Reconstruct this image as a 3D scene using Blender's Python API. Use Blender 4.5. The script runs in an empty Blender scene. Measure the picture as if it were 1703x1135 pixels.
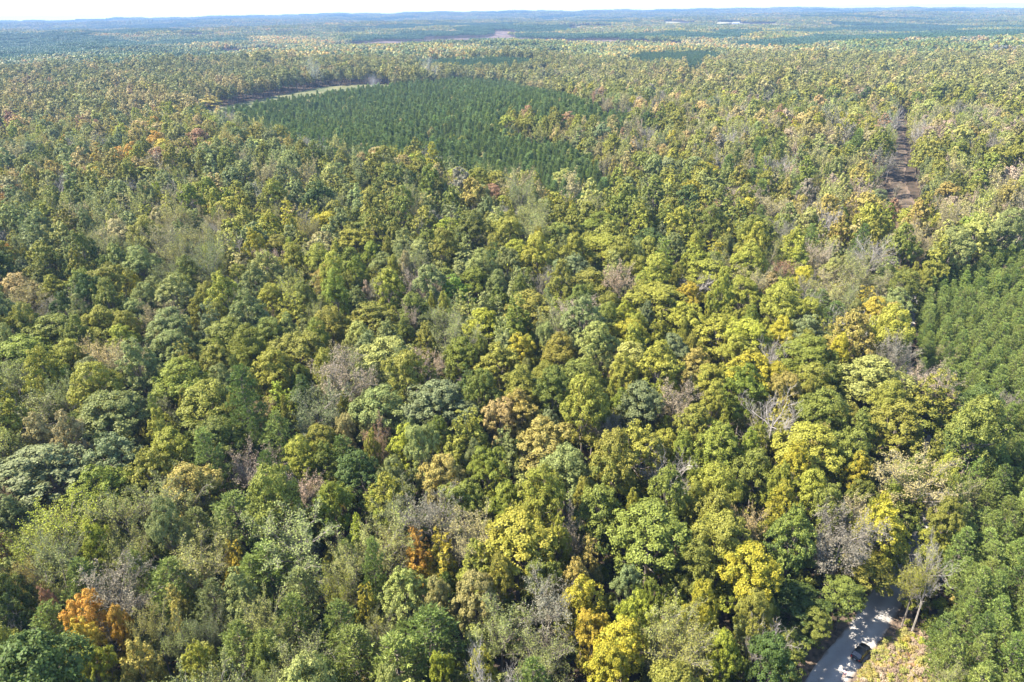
import bpy, math, random
import numpy as np
from mathutils import Matrix, Vector

# ------------------------------------------------------------------ camera, sky, sun, exposure
sc = bpy.context.scene
F = 1135.3                                   # focal length in photo pixels (1703 wide)
PITCH, ROLL, CAM_H = math.radians(25.85), math.radians(0.74), 100.0
cam_d = bpy.data.cameras.new('camera'); cam = bpy.data.objects.new('camera', cam_d)
sc.collection.objects.link(cam); sc.camera = cam
cam_d.sensor_width = 36.0; cam_d.lens = 36.0 * F / 1703.0
cam_d.clip_start = 0.5; cam_d.clip_end = 60000
cam.matrix_world = (Matrix.Translation((0, 0, CAM_H)) @ Matrix.Rotation(math.radians(90) - PITCH, 4, 'X')
                    @ Matrix.Rotation(-ROLL, 4, 'Z'))

SUN_AZ, SUN_EL = math.radians(-88), math.radians(49)      # azimuth from straight ahead (+Y), negative = left
sun_dir = Vector((math.sin(SUN_AZ) * math.cos(SUN_EL), math.cos(SUN_AZ) * math.cos(SUN_EL), math.sin(SUN_EL)))
world = bpy.data.worlds.new('World'); sc.world = world; world.use_nodes = True
nt = world.node_tree; nt.nodes.clear()
sky = nt.nodes.new('ShaderNodeTexSky'); sky.sky_type = 'NISHITA'; sky.sun_disc = False
sky.sun_elevation = SUN_EL; sky.sun_rotation = SUN_AZ; sky.altitude = 200
sky.air_density = 1.0; sky.dust_density = 0.3; sky.ozone_density = 1.0
bgn = nt.nodes.new('ShaderNodeBackground'); bgn.inputs['Strength'].default_value = 0.115
out = nt.nodes.new('ShaderNodeOutputWorld')
nt.links.new(sky.outputs[0], bgn.inputs['Color']); nt.links.new(bgn.outputs[0], out.inputs['Surface'])
sl = bpy.data.lights.new('sun', 'SUN'); sl.energy = 4.8; sl.angle = math.radians(0.53); sl.color = (1.0, 0.925, 0.79)
so = bpy.data.objects.new('sun', sl); sc.collection.objects.link(so)
so.rotation_euler = sun_dir.to_track_quat('Z', 'Y').to_euler()
vs = sc.view_settings; vs.view_transform = 'Standard'; vs.look = 'None'; vs.gamma = 1.0; vs.exposure = 2.05
cy = sc.cycles
cy.max_bounces = 4; cy.diffuse_bounces = 3; cy.glossy_bounces = 1; cy.transmission_bounces = 2
cy.volume_bounces = 0; cy.transparent_max_bounces = 4; cy.sample_clamp_indirect = 4.0
cy.use_denoising = True; cy.denoiser = 'OPENIMAGEDENOISE'
cy.use_adaptive_sampling = True; cy.adaptive_threshold = 0.015
sc.render.film_transparent = False

HAZE_D = 0.95e-4
# ------------------------------------------------------------------ photo ray helpers (used to read ground places off the photograph)
def ray(px, py):
    u = px - 851.5; v = py - 567.5
    c, s = math.cos(ROLL), math.sin(ROLL)
    u, v = u * c - v * s, u * s + v * c
    return (u / F, math.cos(PITCH) - v / F * math.sin(PITCH), -math.sin(PITCH) - v / F * math.cos(PITCH))
def at(px, py, z=0.0):
    d = ray(px, py); t = (z - CAM_H) / d[2]
    return d[0] * t, d[1] * t
def project(x, y, z):
    """world -> photo pixels and scale (px per metre); works on arrays"""
    x = np.asarray(x, float); y = np.asarray(y, float); z = np.asarray(z, float) - CAM_H
    cp, sp = math.cos(PITCH), math.sin(PITCH)
    depth = np.maximum(y * cp - z * sp, 1e-3)
    up = y * sp + z * cp
    u = x / depth * F; v = -up / depth * F
    c, s = math.cos(ROLL), math.sin(ROLL)
    return 851.5 + u * c + v * s, 567.5 - u * s + v * c, F / depth
def smooth(a, b, x):
    t = np.clip((np.asarray(x, float) - a) / (b - a), 0, 1); return t * t * (3 - 2 * t)

# ------------------------------------------------------------------ terrain
def terrain(x, y):
    x = np.asarray(x, float); y = np.asarray(y, float)
    r = np.sqrt(x * x + y * y) + 1e-6
    az = np.degrees(np.arctan2(x, y))
    h = smooth(190, 600, r) * (4.0 * np.sin(x / 92 + 1.3) * np.cos(y / 118 + .4) + 3.0 * np.sin((x + .6 * y) / 61.0)
                               + 5.0 * np.sin(x / 240 - y / 310 + 2.0))
    h = h + smooth(1400, 3000, r) * (7 * np.sin(x / 410 + .5) * np.cos(y / 530) + 9 * np.sin((y - .4 * x) / 700 + 1.1))
    base = np.interp(az, [-180, -50, -37, -20, 0, 20, 37, 50, 180], [5, 2, 8, 44, 70, 52, 34, 25, 25])
    wob = 6 * np.sin(az * .9 + 1) + 4 * np.sin(az * 2.3) + 2 * np.sin(az * 5.1 + 2)
    h = h + smooth(3200, 12500, r) * (base + wob) + smooth(4500, 7500, r) * 9 * np.sin(r / 640 + az * .16) * (1 - smooth(11500, 12500, r))
    h = h - smooth(13000, 15500, r) * 120
    return h
def T(x, y): return float(terrain(x, y))
def att(px, py, dz=0.0):
    x, y = at(px, py, dz)
    for _ in range(12): x2, y2 = at(px, py, min(T(x, y) + dz, 90)); x, y = (x + x2) / 2, (y + y2) / 2
    return x, y

# ------------------------------------------------------------------ materials
def new_mat(name):
    m = bpy.data.materials.new(name); m.use_nodes = True; m.node_tree.nodes.clear()
    return m, m.node_tree.nodes, m.node_tree.links
def N(ns, typ, **kw):
    n = ns.new(typ)
    for k, v in kw.items():
        if k.startswith('i_'): n.inputs[k[2:]].default_value = v
        else: setattr(n, k, v)
    return n
def mixc(ns, lk, fac, a, b, mode='MIX'):
    n = ns.new('ShaderNodeMix'); n.data_type = 'RGBA'; n.blend_type = mode
    for i, v in ((0, fac), (6, a), (7, b)):
        if isinstance(v, (int, float)): n.inputs[i].default_value = v
        elif isinstance(v, tuple): n.inputs[i].default_value = v + (1,) if len(v) == 3 else v
        else: lk.new(v, n.inputs[i])
    return n.outputs[2]
def math_(ns, lk, op, a, b=None, clamp=False):
    n = ns.new('ShaderNodeMath'); n.operation = op; n.use_clamp = clamp
    for i, v in ((0, a), (1, b)):
        if v is None: continue
        if isinstance(v, (int, float)): n.inputs[i].default_value = v
        else: lk.new(v, n.inputs[i])
    return n.outputs[0]
def leaf_shader(ns, lk, col, transl=0.28, rough=0.55, spec=0.28):
    p = N(ns, 'ShaderNodeBsdfPrincipled'); lk.new(col, p.inputs['Base Color'])
    p.inputs['Roughness'].default_value = rough; p.inputs['Specular IOR Level'].default_value = spec
    t = N(ns, 'ShaderNodeBsdfTranslucent'); lk.new(col, t.inputs['Color'])
    mx = N(ns, 'ShaderNodeMixShader'); mx.inputs[0].default_value = transl
    o = N(ns, 'ShaderNodeOutputMaterial')
    lk.new(p.outputs[0], mx.inputs[1]); lk.new(t.outputs[0], mx.inputs[2]); lk.new(mx.outputs[0], o.inputs['Surface'])
def foliage_mat(name, transl=0.30, spec=0.14, bare=0.0):
    """leaf colour = the tree's own two leaf colours, mixed per leaf and per bough (autumn turns the tips first)"""
    m, ns, lk = new_mat(name)
    t1 = N(ns, 'ShaderNodeAttribute', attribute_name='tint', attribute_type='INSTANCER')
    t2 = N(ns, 'ShaderNodeAttribute', attribute_name='tint2', attribute_type='INSTANCER')
    v = N(ns, 'ShaderNodeAttribute', attribute_name='v', attribute_type='GEOMETRY')
    sp = N(ns, 'ShaderNodeSeparateXYZ'); lk.new(v.outputs['Vector'], sp.inputs[0])
    # tip share: tall boughs + bough random + leaf random
    a = math_(ns, lk, 'MULTIPLY', sp.outputs[0], 0.75)
    b = math_(ns, lk, 'MULTIPLY', sp.outputs[2], 0.75)
    c = math_(ns, lk, 'MULTIPLY', sp.outputs[1], 0.45)
    s = math_(ns, lk, 'ADD', math_(ns, lk, 'ADD', a, b), c)
    f = math_(ns, lk, 'MULTIPLY', math_(ns, lk, 'SUBTRACT', s, 0.70), 2.2, clamp=True)
    col = mixc(ns, lk, f, t1.outputs['Color'], t2.outputs['Color'])
    g = math_(ns, lk, 'ADD', math_(ns, lk, 'MULTIPLY', sp.outputs[1], 0.7), 0.65)
    gg = N(ns, 'ShaderNodeCombineColor'); 
    for i in range(3): lk.new(g, gg.inputs[i])
    col = mixc(ns, lk, 1.0, col, gg.outputs[0], 'MULTIPLY')
    leaf_shader(ns, lk, col, transl, .55, spec)
    return m
M_LEAF = foliage_mat('leaf')
M_NEEDLE = foliage_mat('pine_needles', 0.34, 0.2)
def patch_mat():
    m, ns, lk = new_mat('far_canopy')
    t1 = N(ns, 'ShaderNodeAttribute', attribute_name='tint', attribute_type='INSTANCER')
    t2 = N(ns, 'ShaderNodeAttribute', attribute_name='tint2', attribute_type='INSTANCER')
    v = N(ns, 'ShaderNodeAttribute', attribute_name='v', attribute_type='GEOMETRY')
    sp = N(ns, 'ShaderNodeSeparateXYZ'); lk.new(v.outputs['Vector'], sp.inputs[0])
    col = mixc(ns, lk, sp.outputs[0], t1.outputs['Color'], t2.outputs['Color'])
    rp = N(ns, 'ShaderNodeValToRGB'); lk.new(sp.outputs[2], rp.inputs[0])
    e = rp.color_ramp.elements; e[0].position = 0; e[0].color = (.55, .72, .8, 1); e[1].position = 1; e[1].color = (1.6, 1.1, .9, 1)
    for p, c in ((.25, (.8, .95, .9)), (.55, (1.05, 1.05, .95)), (.8, (1.35, 1.2, .8))):
        q = e.new(p); q.color = c + (1,)
    col = mixc(ns, lk, 1.0, col, rp.outputs[0], 'MULTIPLY')
    leaf_shader(ns, lk, col, .2)
    return m
M_PATCH = patch_mat()
def simple_mat(name, c1, c2, scale=3.0, rough=0.85, spec=0.2, detail=6.0, metallic=0.0, coat=0.0, coord='Object', bump=0.0):
    m, ns, lk = new_mat(name)
    tc = N(ns, 'ShaderNodeTexCoord'); nz = N(ns, 'ShaderNodeTexNoise'); nz.inputs['Scale'].default_value = scale
    nz.inputs['Detail'].default_value = detail; lk.new(tc.outputs[coord], nz.inputs['Vector'])
    r = N(ns, 'ShaderNodeMapRange'); r.inputs[1].default_value = .35; r.inputs[2].default_value = .65; lk.new(nz.outputs[0], r.inputs[0])
    col = mixc(ns, lk, r.outputs[0], c1, c2)
    p = N(ns, 'ShaderNodeBsdfPrincipled'); lk.new(col, p.inputs['Base Color'])
    p.inputs['Roughness'].default_value = rough; p.inputs['Specular IOR Level'].default_value = spec
    p.inputs['Metallic'].default_value = metallic; p.inputs['Coat Weight'].default_value = coat
    if bump:
        bp = N(ns, 'ShaderNodeBump'); bp.inputs['Strength'].default_value = bump; bp.inputs['Distance'].default_value = .05
        lk.new(nz.outputs[0], bp.inputs['Height']); lk.new(bp.outputs[0], p.inputs['Normal'])
    o = N(ns, 'ShaderNodeOutputMaterial'); lk.new(p.outputs[0], o.inputs[0])
    return m
M_BARK = simple_mat('bark', (.10, .08, .06), (.20, .17, .14), 1.5)
M_PALE_BARK = simple_mat('pale_bark', (.20, .175, .15), (.33, .30, .265), 1.2)
M_MID_BARK = simple_mat('grey_bark', (.14, .12, .10), (.24, .21, .18), 1.2)
M_GROUND = simple_mat('leaf_litter', (.030, .024, .016), (.075, .052, .034), .35, coord='Object')
M_SHOULDER = simple_mat('road_shoulder_litter', (.07, .055, .04), (.17, .12, .085), 1.1, coord='Object')
M_TRACK = simple_mat('track_soil', (.055, .042, .030), (.13, .095, .062), .15, coord='Object')
M_CLEARCUT = simple_mat('cleared_soil', (.06, .042, .035), (.15, .10, .08), .03, coord='Object')
M_GRASSY = simple_mat('meadow_grass', (.065, .080, .032), (.125, .118, .055), .05, coord='Object')
M_HAY = simple_mat('dry_field_grass', (.15, .14, .07), (.25, .22, .13), .02, coord='Object')
M_BRUSH = simple_mat('dry_brush_ground', (.17, .115, .075), (.28, .20, .135), .8, coord='Object')
def gravel_mat():
    m, ns, lk = new_mat('gravel')
    tc = N(ns, 'ShaderNodeTexCoord'); uv = N(ns, 'ShaderNodeSeparateXYZ'); lk.new(tc.outputs['UV'], uv.inputs[0])
    n1 = N(ns, 'ShaderNodeTexNoise'); n1.inputs['Scale'].default_value = .6; n1.inputs['Detail'].default_value = 8; lk.new(tc.outputs['Object'], n1.inputs['Vector'])
    n2 = N(ns, 'ShaderNodeTexNoise'); n2.inputs['Scale'].default_value = 9; n2.inputs['Detail'].default_value = 4; lk.new(tc.outputs['Object'], n2.inputs['Vector'])
    # worn wheel tracks: u in 0..1 across the road
    w = math_(ns, lk, 'SINE', math_(ns, lk, 'MULTIPLY', uv.outputs[0], 4 * math.pi * 1.0))
    w = math_(ns, lk, 'MULTIPLY', w, .5); w = math_(ns, lk, 'ADD', w, .5)
    base = mixc(ns, lk, n1.outputs[0], (.23, .215, .20), (.36, .335, .31))
    base = mixc(ns, lk, math_(ns, lk, 'MULTIPLY', w, .6), base, (.42, .40, .37))
    base = mixc(ns, lk, math_(ns, lk, 'MULTIPLY', n2.outputs[0], .35), base, (.15, .13, .115))
    n3 = N(ns, 'ShaderNodeTexNoise'); n3.inputs['Scale'].default_value = 2.6; n3.inputs['Detail'].default_value = 10; n3.inputs['Roughness'].default_value = .75; lk.new(tc.outputs['Object'], n3.inputs['Vector'])
    lit = N(ns, 'ShaderNodeMapRange'); lit.inputs[1].default_value = .60; lit.inputs[2].default_value = .66; lk.new(n3.outputs[0], lit.inputs[0])
    base = mixc(ns, lk, math_(ns, lk, 'MULTIPLY', lit.outputs[0], .7), base, (.19, .13, .075))
    edge = math_(ns, lk, 'ABSOLUTE', math_(ns, lk, 'SUBTRACT', uv.outputs[0], .5))
    edge = math_(ns, lk, 'ADD', edge, math_(ns, lk, 'MULTIPLY', n1.outputs[0], .10))
    ef = N(ns, 'ShaderNodeMapRange'); ef.inputs[1].default_value = .44; ef.inputs[2].default_value = .53; lk.new(edge, ef.inputs[0])
    base = mixc(ns, lk, ef.outputs[0], base, (.16, .12, .09))
    p = N(ns, 'ShaderNodeBsdfPrincipled'); lk.new(base, p.inputs['Base Color']); p.inputs['Roughness'].default_value = .9
    bp = N(ns, 'ShaderNodeBump'); bp.inputs['Strength'].default_value = .4; bp.inputs['Distance'].default_value = .04
    lk.new(n2.outputs[0], bp.inputs['Height']); lk.new(bp.outputs[0], p.inputs['Normal'])
    o = N(ns, 'ShaderNodeOutputMaterial'); lk.new(p.outputs[0], o.inputs[0])
    return m
M_GRAVEL = gravel_mat()
def plain(name, c, rough=.5, spec=.5, metallic=0., coat=0., emit=None):
    m, ns, lk = new_mat(name)
    p = N(ns, 'ShaderNodeBsdfPrincipled'); p.inputs['Base Color'].default_value = c + (1,)
    p.inputs['Roughness'].default_value = rough; p.inputs['Specular IOR Level'].default_value = spec
    p.inputs['Metallic'].default_value = metallic; p.inputs['Coat Weight'].default_value = coat; p.inputs['Coat Roughness'].default_value = .08
    nz = N(ns, 'ShaderNodeTexNoise'); nz.inputs['Scale'].default_value = 6
    mr = N(ns, 'ShaderNodeMapRange'); mr.inputs[3].default_value = rough * .85; mr.inputs[4].default_value = min(1, rough * 1.15)
    lk.new(nz.outputs[0], mr.inputs[0]); lk.new(mr.outputs[0], p.inputs['Roughness'])
    o = N(ns, 'ShaderNodeOutputMaterial'); lk.new(p.outputs[0], o.inputs[0])
    return m

# ------------------------------------------------------------------ mesh helpers
def quad_mesh(name, V, mats, matidx=None, vattr=None, uv=None, faces=None, smooth_=False):
    """V: (n,4,3) quads, or V:(m,3) with faces:(n,4)"""
    me = bpy.data.meshes.new(name)
    if faces is None:
        n = len(V); co = V.reshape(-1, 3); idx = np.arange(n * 4, dtype=np.int32)
    else:
        co = V; idx = np.asarray(faces, np.int32).reshape(-1); n = len(idx) // 4
    me.vertices.add(len(co)); me.vertices.foreach_set('co', np.ascontiguousarray(co, dtype=np.float32).reshape(-1))
    me.loops.add(n * 4); me.loops.foreach_set('vertex_index', idx)
    me.polygons.add(n); me.polygons.foreach_set('loop_start', np.arange(0, n * 4, 4, dtype=np.int32))
    me.polygons.foreach_set('loop_total', np.full(n, 4, np.int32))
    for m in mats: me.materials.append(m)
    if matidx is not None: me.polygons.foreach_set('material_index', np.asarray(matidx, np.int32))
    if vattr is not None:
        a = me.attributes.new('v', 'FLOAT_VECTOR', 'FACE'); a.data.foreach_set('vector', np.ascontiguousarray(vattr, dtype=np.float32).reshape(-1))
    if uv is not None:
        l = me.uv_layers.new(name='UVMap'); l.data.foreach_set('uv', np.ascontiguousarray(uv, dtype=np.float32).reshape(-1))
    if smooth_: me.polygons.foreach_set('use_smooth', np.ones(n, bool))
    me.update(calc_edges=True)
    return me
def unit(a): return a / (np.linalg.norm(a, axis=-1, keepdims=True) + 1e-9)
def leaf_quads(c, nrm, ln, wd, rng, fold=0.0):
    n = len(c); t = rng.normal(size=(n, 3)); t = unit(t - (t * nrm).sum(1, keepdims=True) * nrm)
    b = np.cross(nrm, t); ln = np.asarray(ln).reshape(-1, 1) * .5; wd = np.asarray(wd).reshape(-1, 1) * .5
    return np.stack([c - t * ln, c + b * wd - t * ln * .15, c + t * ln, c - b * wd - t * ln * .15], 1)
def tube(p0, p1, r0, r1, k=3):
    """open tapered tube quads between arrays of points"""
    p0 = np.atleast_2d(p0); p1 = np.atleast_2d(p1); n = len(p0)
    d = unit(p1 - p0); ref = np.where(np.abs(d[:, 2:3]) > .9, np.array([[1., 0, 0]]), np.array([[0, 0, 1.]]))
    u = unit(np.cross(d, ref)); w = np.cross(d, u)
    r0 = np.broadcast_to(np.asarray(r0, float).reshape(-1, 1), (n, 1)); r1 = np.broadcast_to(np.asarray(r1, float).reshape(-1, 1), (n, 1))
    res = []
    for i in range(k):
        a0, a1 = 2 * math.pi * i / k, 2 * math.pi * (i + 1) / k
        e0 = u * math.cos(a0) + w * math.sin(a0); e1 = u * math.cos(a1) + w * math.sin(a1)
        res.append(np.stack([p0 + e0 * r0, p0 + e1 * r0, p1 + e1 * r1, p1 + e0 * r1], 1))
    return np.concatenate(res)

# ------------------------------------------------------------------ tree forms (built at crown radius 5 m, height 18 m)
def rand_dirs(rng, n, zmin=-1.0):
    z = rng.uniform(zmin, 1, n); a = rng.uniform(0, 2 * math.pi, n); q = np.sqrt(1 - z * z)
    return np.stack([q * np.cos(a), q * np.sin(a), z], 1)
def lobes_for(rng, form):
    """major boughs of the crown: centre and radius"""
    L = []
    if form == 'round':
        L.append(((0, 0, 14.9), 2.6))
        n = rng.integers(6, 9)
        for i in range(n):
            a = 2 * math.pi * (i + rng.uniform(-.3, .3)) / n; q = rng.uniform(2.3, 3.3)
            L.append(((q * math.cos(a), q * math.sin(a), rng.uniform(11.2, 13.9)), rng.uniform(1.6, 2.5)))
        for i in range(8):
            a = 2 * math.pi * (i + rng.uniform(-.4, .4)) / 8; q = rng.uniform(2.0, 3.6)
            L.append(((q * math.cos(a), q * math.sin(a), rng.uniform(6.6, 10.4)), rng.uniform(1.3, 2.0)))
    elif form == 'spread':
        n = rng.integers(8, 11)
        for i in range(n):
            a = 2 * math.pi * (i + rng.uniform(-.35, .35)) / n; q = rng.uniform(2.4, 3.7)
            L.append(((q * math.cos(a), q * math.sin(a), rng.uniform(12.2, 14.6)), rng.uniform(1.3, 2.1)))
        for i in range(3):
            a = rng.uniform(0, 6.28); q = rng.uniform(.3, 1.5)
            L.append(((q * math.cos(a), q * math.sin(a), rng.uniform(14.6, 15.9)), rng.uniform(1.6, 2.1)))
        for i in range(7):
            a = 2 * math.pi * (i + rng.uniform(-.4, .4)) / 7; q = rng.uniform(1.9, 3.7)
            L.append(((q * math.cos(a), q * math.sin(a), rng.uniform(7, 10.6)), rng.uniform(1.2, 1.9)))
    elif form == 'dome':            # egg-shaped, closed crown
        for z, q0, n, r in ((15.4, .5, 3, 1.5), (13.4, 2.1, 6, 1.6), (11.0, 3.1, 8, 1.6), (8.6, 3.2, 8, 1.5), (6.7, 2.3, 5, 1.4)):
            a0 = rng.uniform(0, 6.28)
            for i in range(n):
                a = a0 + 2 * math.pi * (i + rng.uniform(-.3, .3)) / n; q = q0 * rng.uniform(.8, 1.2)
                L.append(((q * math.cos(a), q * math.sin(a), z + rng.uniform(-.8, .8)), r * rng.uniform(.75, 1.15)))
    elif form == 'tall':            # upright sweetgum / poplar, several pointed leaders
        for i in range(4):
            a = rng.uniform(0, 6.28); q = rng.uniform(.4, 2.4); zt = rng.uniform(13.5, 16.6)
            x, y = q * math.cos(a), q * math.sin(a)
            for z in np.arange(zt, 6.5, -1.7):
                k = 1 + (zt - z) * .09
                L.append(((x * k, y * k, z), .75 + .16 * (zt - z)))
    return L
def broad_crown(seed, form, n_leaf, leaf, n_sub=13):
    rng = np.random.default_rng(seed); L = lobes_for(rng, form)
    C, W, CR, HF, OUT = [], [], [], [], []
    zs = [l[0][2] + l[1] for l in L]; zt, zb = max(zs), min(l[0][2] - l[1] for l in L)
    for (c, r) in L:
        c = np.array(c); k = max(5, int(n_sub * (r / 1.9) ** 2)); d = rand_dirs(rng, k, -.55)
        lobe_rnd = rng.uniform()
        for j in range(k):
            C.append(c + d[j] * r * rng.uniform(.72, 1.0) * np.array([1, 1, .85])); W.append(r * rng.uniform(.22, .38))
            CR.append(.5 * lobe_rnd + .5 * rng.uniform()); OUT.append(d[j])
    C = np.array(C); W = np.array(W); CR = np.array(CR); OUT = np.array(OUT)
    w = W ** 2; w /= w.sum(); pick = rng.choice(len(C), n_leaf, p=w)
    d = rand_dirs(rng, n_leaf, -.6)
    d = unit(d + .55 * OUT[pick] + np.array([0, 0, .25]))
    rr = W[pick][:, None] * (rng.uniform(.45, 1.08, (n_leaf, 1)) ** .6)
    P = C[pick] + d * rr * np.array([1, 1, .8])
    P += rng.normal(scale=.10, size=P.shape)
    nr = unit(d * .75 + OUT[pick] * .35 + np.array([0, 0, .35]) + rng.normal(scale=.42, size=d.shape))
    s = leaf * rng.uniform(.65, 1.35, n_leaf)
    q = leaf_quads(P, nr, s, s * .72, rng)
    v = np.stack([CR[pick], rng.uniform(size=n_leaf), np.clip((P[:, 2] - zb) / (zt - zb), 0, 1)], 1)
    return q, v, C, W
def skeleton(seed, levels=(7, 5, 4, 3), spread=1.0, twig=.022, upright=.45, trunk_h=7.0, r0=.26):
    """branching limbs -> segments (p0,p1,r0,r1,level)"""
    rng = np.random.default_rng(seed); S = []; tips = []
    top = np.array([rng.uniform(-.6, .6), rng.uniform(-.6, .6), trunk_h])
    mid = top * .5 + np.array([rng.uniform(-.25, .25), rng.uniform(-.25, .25), 0])
    S.append((np.array([0, 0, -.4]), mid, r0 * 1.25, r0, 0)); S.append((mid, top, r0, r0 * .85, 0))
    lead = top + np.array([rng.uniform(-.8, .8), rng.uniform(-.8, .8), 6.5]); S.append((top, lead, r0 * .8, r0 * .25, 0))
    def grow(p, d, ln, r, lv):
        if lv >= len(levels): tips.append(p); return
        cur = p; seg = 3 if lv < 2 else 2
        pts = [p]
        for i in range(seg):
            d = unit(d + rng.normal(scale=.16 + .05 * lv, size=3) + np.array([0, 0, .10]))
            nx = cur + d * ln / seg; rr0 = r * (1 - .55 * i / seg); rr1 = r * (1 - .55 * (i + 1) / seg)
            S.append((cur, nx, rr0, rr1, lv)); cur = nx; pts.append(nx)
        if lv + 1 < len(levels):
            n = levels[lv + 1]
            for j in range(n):
                t = (j + 1) / n * (len(pts) - 1); k = min(int(t), len(pts) - 2); q = pts[k] + (pts[k + 1] - pts[k]) * (t - k)
                sd = rng.normal(size=3); sd = unit(sd - (sd @ d) * d)
                grow(q, unit(d * .75 + sd * .75 + np.array([0, 0, .18])), ln * rng.uniform(.42, .62), max(r * .42, twig), lv + 1)
        tips.append(cur)
    n = levels[0]
    for i in range(n):
        t = rng.uniform(0, .75); p = top + (lead - top) * t if i % 3 else mid + (top - mid) * rng.uniform(.5, 1)
        a = 2 * math.pi * (i + rng.uniform(-.25, .25)) / n * 1.0
        d = unit(np.array([math.cos(a) * spread, math.sin(a) * spread, rng.uniform(upright, upright + .6)]))
        grow(p, d, rng.uniform(4.2, 5.8), r0 * .42, 0)
    return S, np.array(tips)
def seg_quads(S, k_big=5, k_small=3, lvmax=9):
    out_ = []
    for big in (True, False):
        s = [q for q in S if (q[4] <= 0) == big and q[4] <= lvmax]
        if s: out_.append(tube(np.array([q[0] for q in s]), np.array([q[1] for q in s]), np.array([q[2] for q in s]), np.array([q[3] for q in s]), k_big if big else k_small))
    return np.concatenate(out_)
def broad_trunk(C, seed, form):
    rng = np.random.default_rng(seed + 77)
    k = rng.permutation(len(C))[:18]
    fork = np.array([rng.uniform(-.3, .3), rng.uniform(-.3, .3), 6.2 if form != 'tall' else 5.0])
    q = [tube([[0, 0, -.5]], [fork * .5], .34, .27, 7), tube([fork * .5], [fork], .27, .22, 7),
         tube([fork], [fork + [0, 0, 5.5]], .22, .08, 6)]
    tgt = C[k]; st = fork + np.array([0, 0, 1.]) * rng.uniform(0, 4, (len(k), 1)); m = st + (tgt - st) * .55 + np.array([0, 0, -.4])
    q += [tube(st, m, .10, .07, 4), tube(m, tgt, .07, .025, 4)]
    return np.concatenate(q)
def pine_form(seed, n_tuft, blade, shape='loblolly', wide=3.0, h=17.0, base=6.0, k_blade=8):
    rng = np.random.default_rng(seed); tufts, outd, br = [], [], []
    z = base; n_wh = 0
    while z < h - .3:
        f = (z - base) / (h - base)
        if shape == 'loblolly': prof = wide * (1 - f ** 1.7) ** .75 * (.55 + .45 * min(1, f * 4 + .3))
        else: prof = wide * (1 - f) ** .8
        m = rng.integers(4, 7); a0 = rng.uniform(0, 6.28)
        for i in range(m):
            a = a0 + 2 * math.pi * i / m + rng.uniform(-.3, .3); ln = prof * rng.uniform(.75, 1.12) + .35
            up = .10 + .75 * f
            d = unit(np.array([math.cos(a), math.sin(a), up + rng.uniform(-.12, .12)])); p = np.array([0, 0, z]); e = p + d * ln
            br.append((p, e)); nt_ = max(3, int(ln * 3.2))
            for j in range(nt_):
                t = rng.uniform(.38, 1.03); sd = rng.normal(size=3) * .30 * ln * (1.1 - t * .45); sd[2] *= .45
                tufts.append(p + (e - p) * t + sd * .55 + np.array([0, 0, .12])); outd.append(unit(d * .6 + np.array([0, 0, .8]) + unit(sd) * .4))
        z += rng.uniform(.50, .72); n_wh += 1
    tufts.append(np.array([0, 0, h])); outd.append(np.array([0, 0, 1.]))
    tufts = np.array(tufts); outd = np.array(outd)
    if len(tufts) > n_tuft:
        k = rng.permutation(len(tufts))[:n_tuft]; tufts, outd = tufts[k], outd[k]
    n = len(tufts); K = k_blade; c = np.repeat(tufts, K, 0); o = np.repeat(outd, K, 0)
    d = unit(rand_dirs(rng, n * K, -.7) + o * .85)
    ln = blade * rng.uniform(.7, 1.2, (n * K, 1)); wv = unit(np.cross(d, rng.normal(size=d.shape))) * blade * .13
    p0 = c; p1 = c + d * ln
    q = np.stack([p0 - wv * .5, (p0 + p1) * .5 - wv, p1, (p0 + p1) * .5 + wv], 1)
    v = np.stack([np.repeat(rng.uniform(size=n), K), rng.uniform(size=n * K), np.clip((c[:, 2] - base) / (h - base), 0, 1)], 1)
    bq = tube(np.array([b[0] for b in br]), np.array([b[1] for b in br]), .05, .015, 3)
    tr = np.concatenate([tube([[0, 0, -.5]], [[0.1, 0, h * .5]], .22, .15, 7), tube([[0.1, 0, h * .5]], [[0, 0, h - .2]], .15, .03, 6), bq])
    return q, v, tr

FORMS = {}       # key -> list of dict(crown, trunk, joined)
src_col = bpy.data.collections.new('foliage_sources')     # not linked to the scene: only picked by the scatter groups
SRC = []         # joined sources in order
def add_form(key, cq, cv, tq, cmat, tmat, keep_parts=True, crown_is_bark=False):
    d = {}
    if keep_parts:
        d['crown'] = quad_mesh('crown', cq, [cmat], None, cv)
        d['trunk'] = quad_mesh('trunk', tq, [tmat])
    tv = np.tile([[.5, .5, .5]], (len(tq), 1))
    j = quad_mesh('tree_form', np.concatenate([cq, tq]), [cmat, tmat], np.r_[np.zeros(len(cq)), np.ones(len(tq))], np.concatenate([cv, tv]))
    o = bpy.data.objects.new('foliage_source_%03d' % len(SRC), j); src_col.objects.link(o)
    d['idx'] = len(SRC); SRC.append(o); FORMS.setdefault(key, []).append(d)

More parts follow.
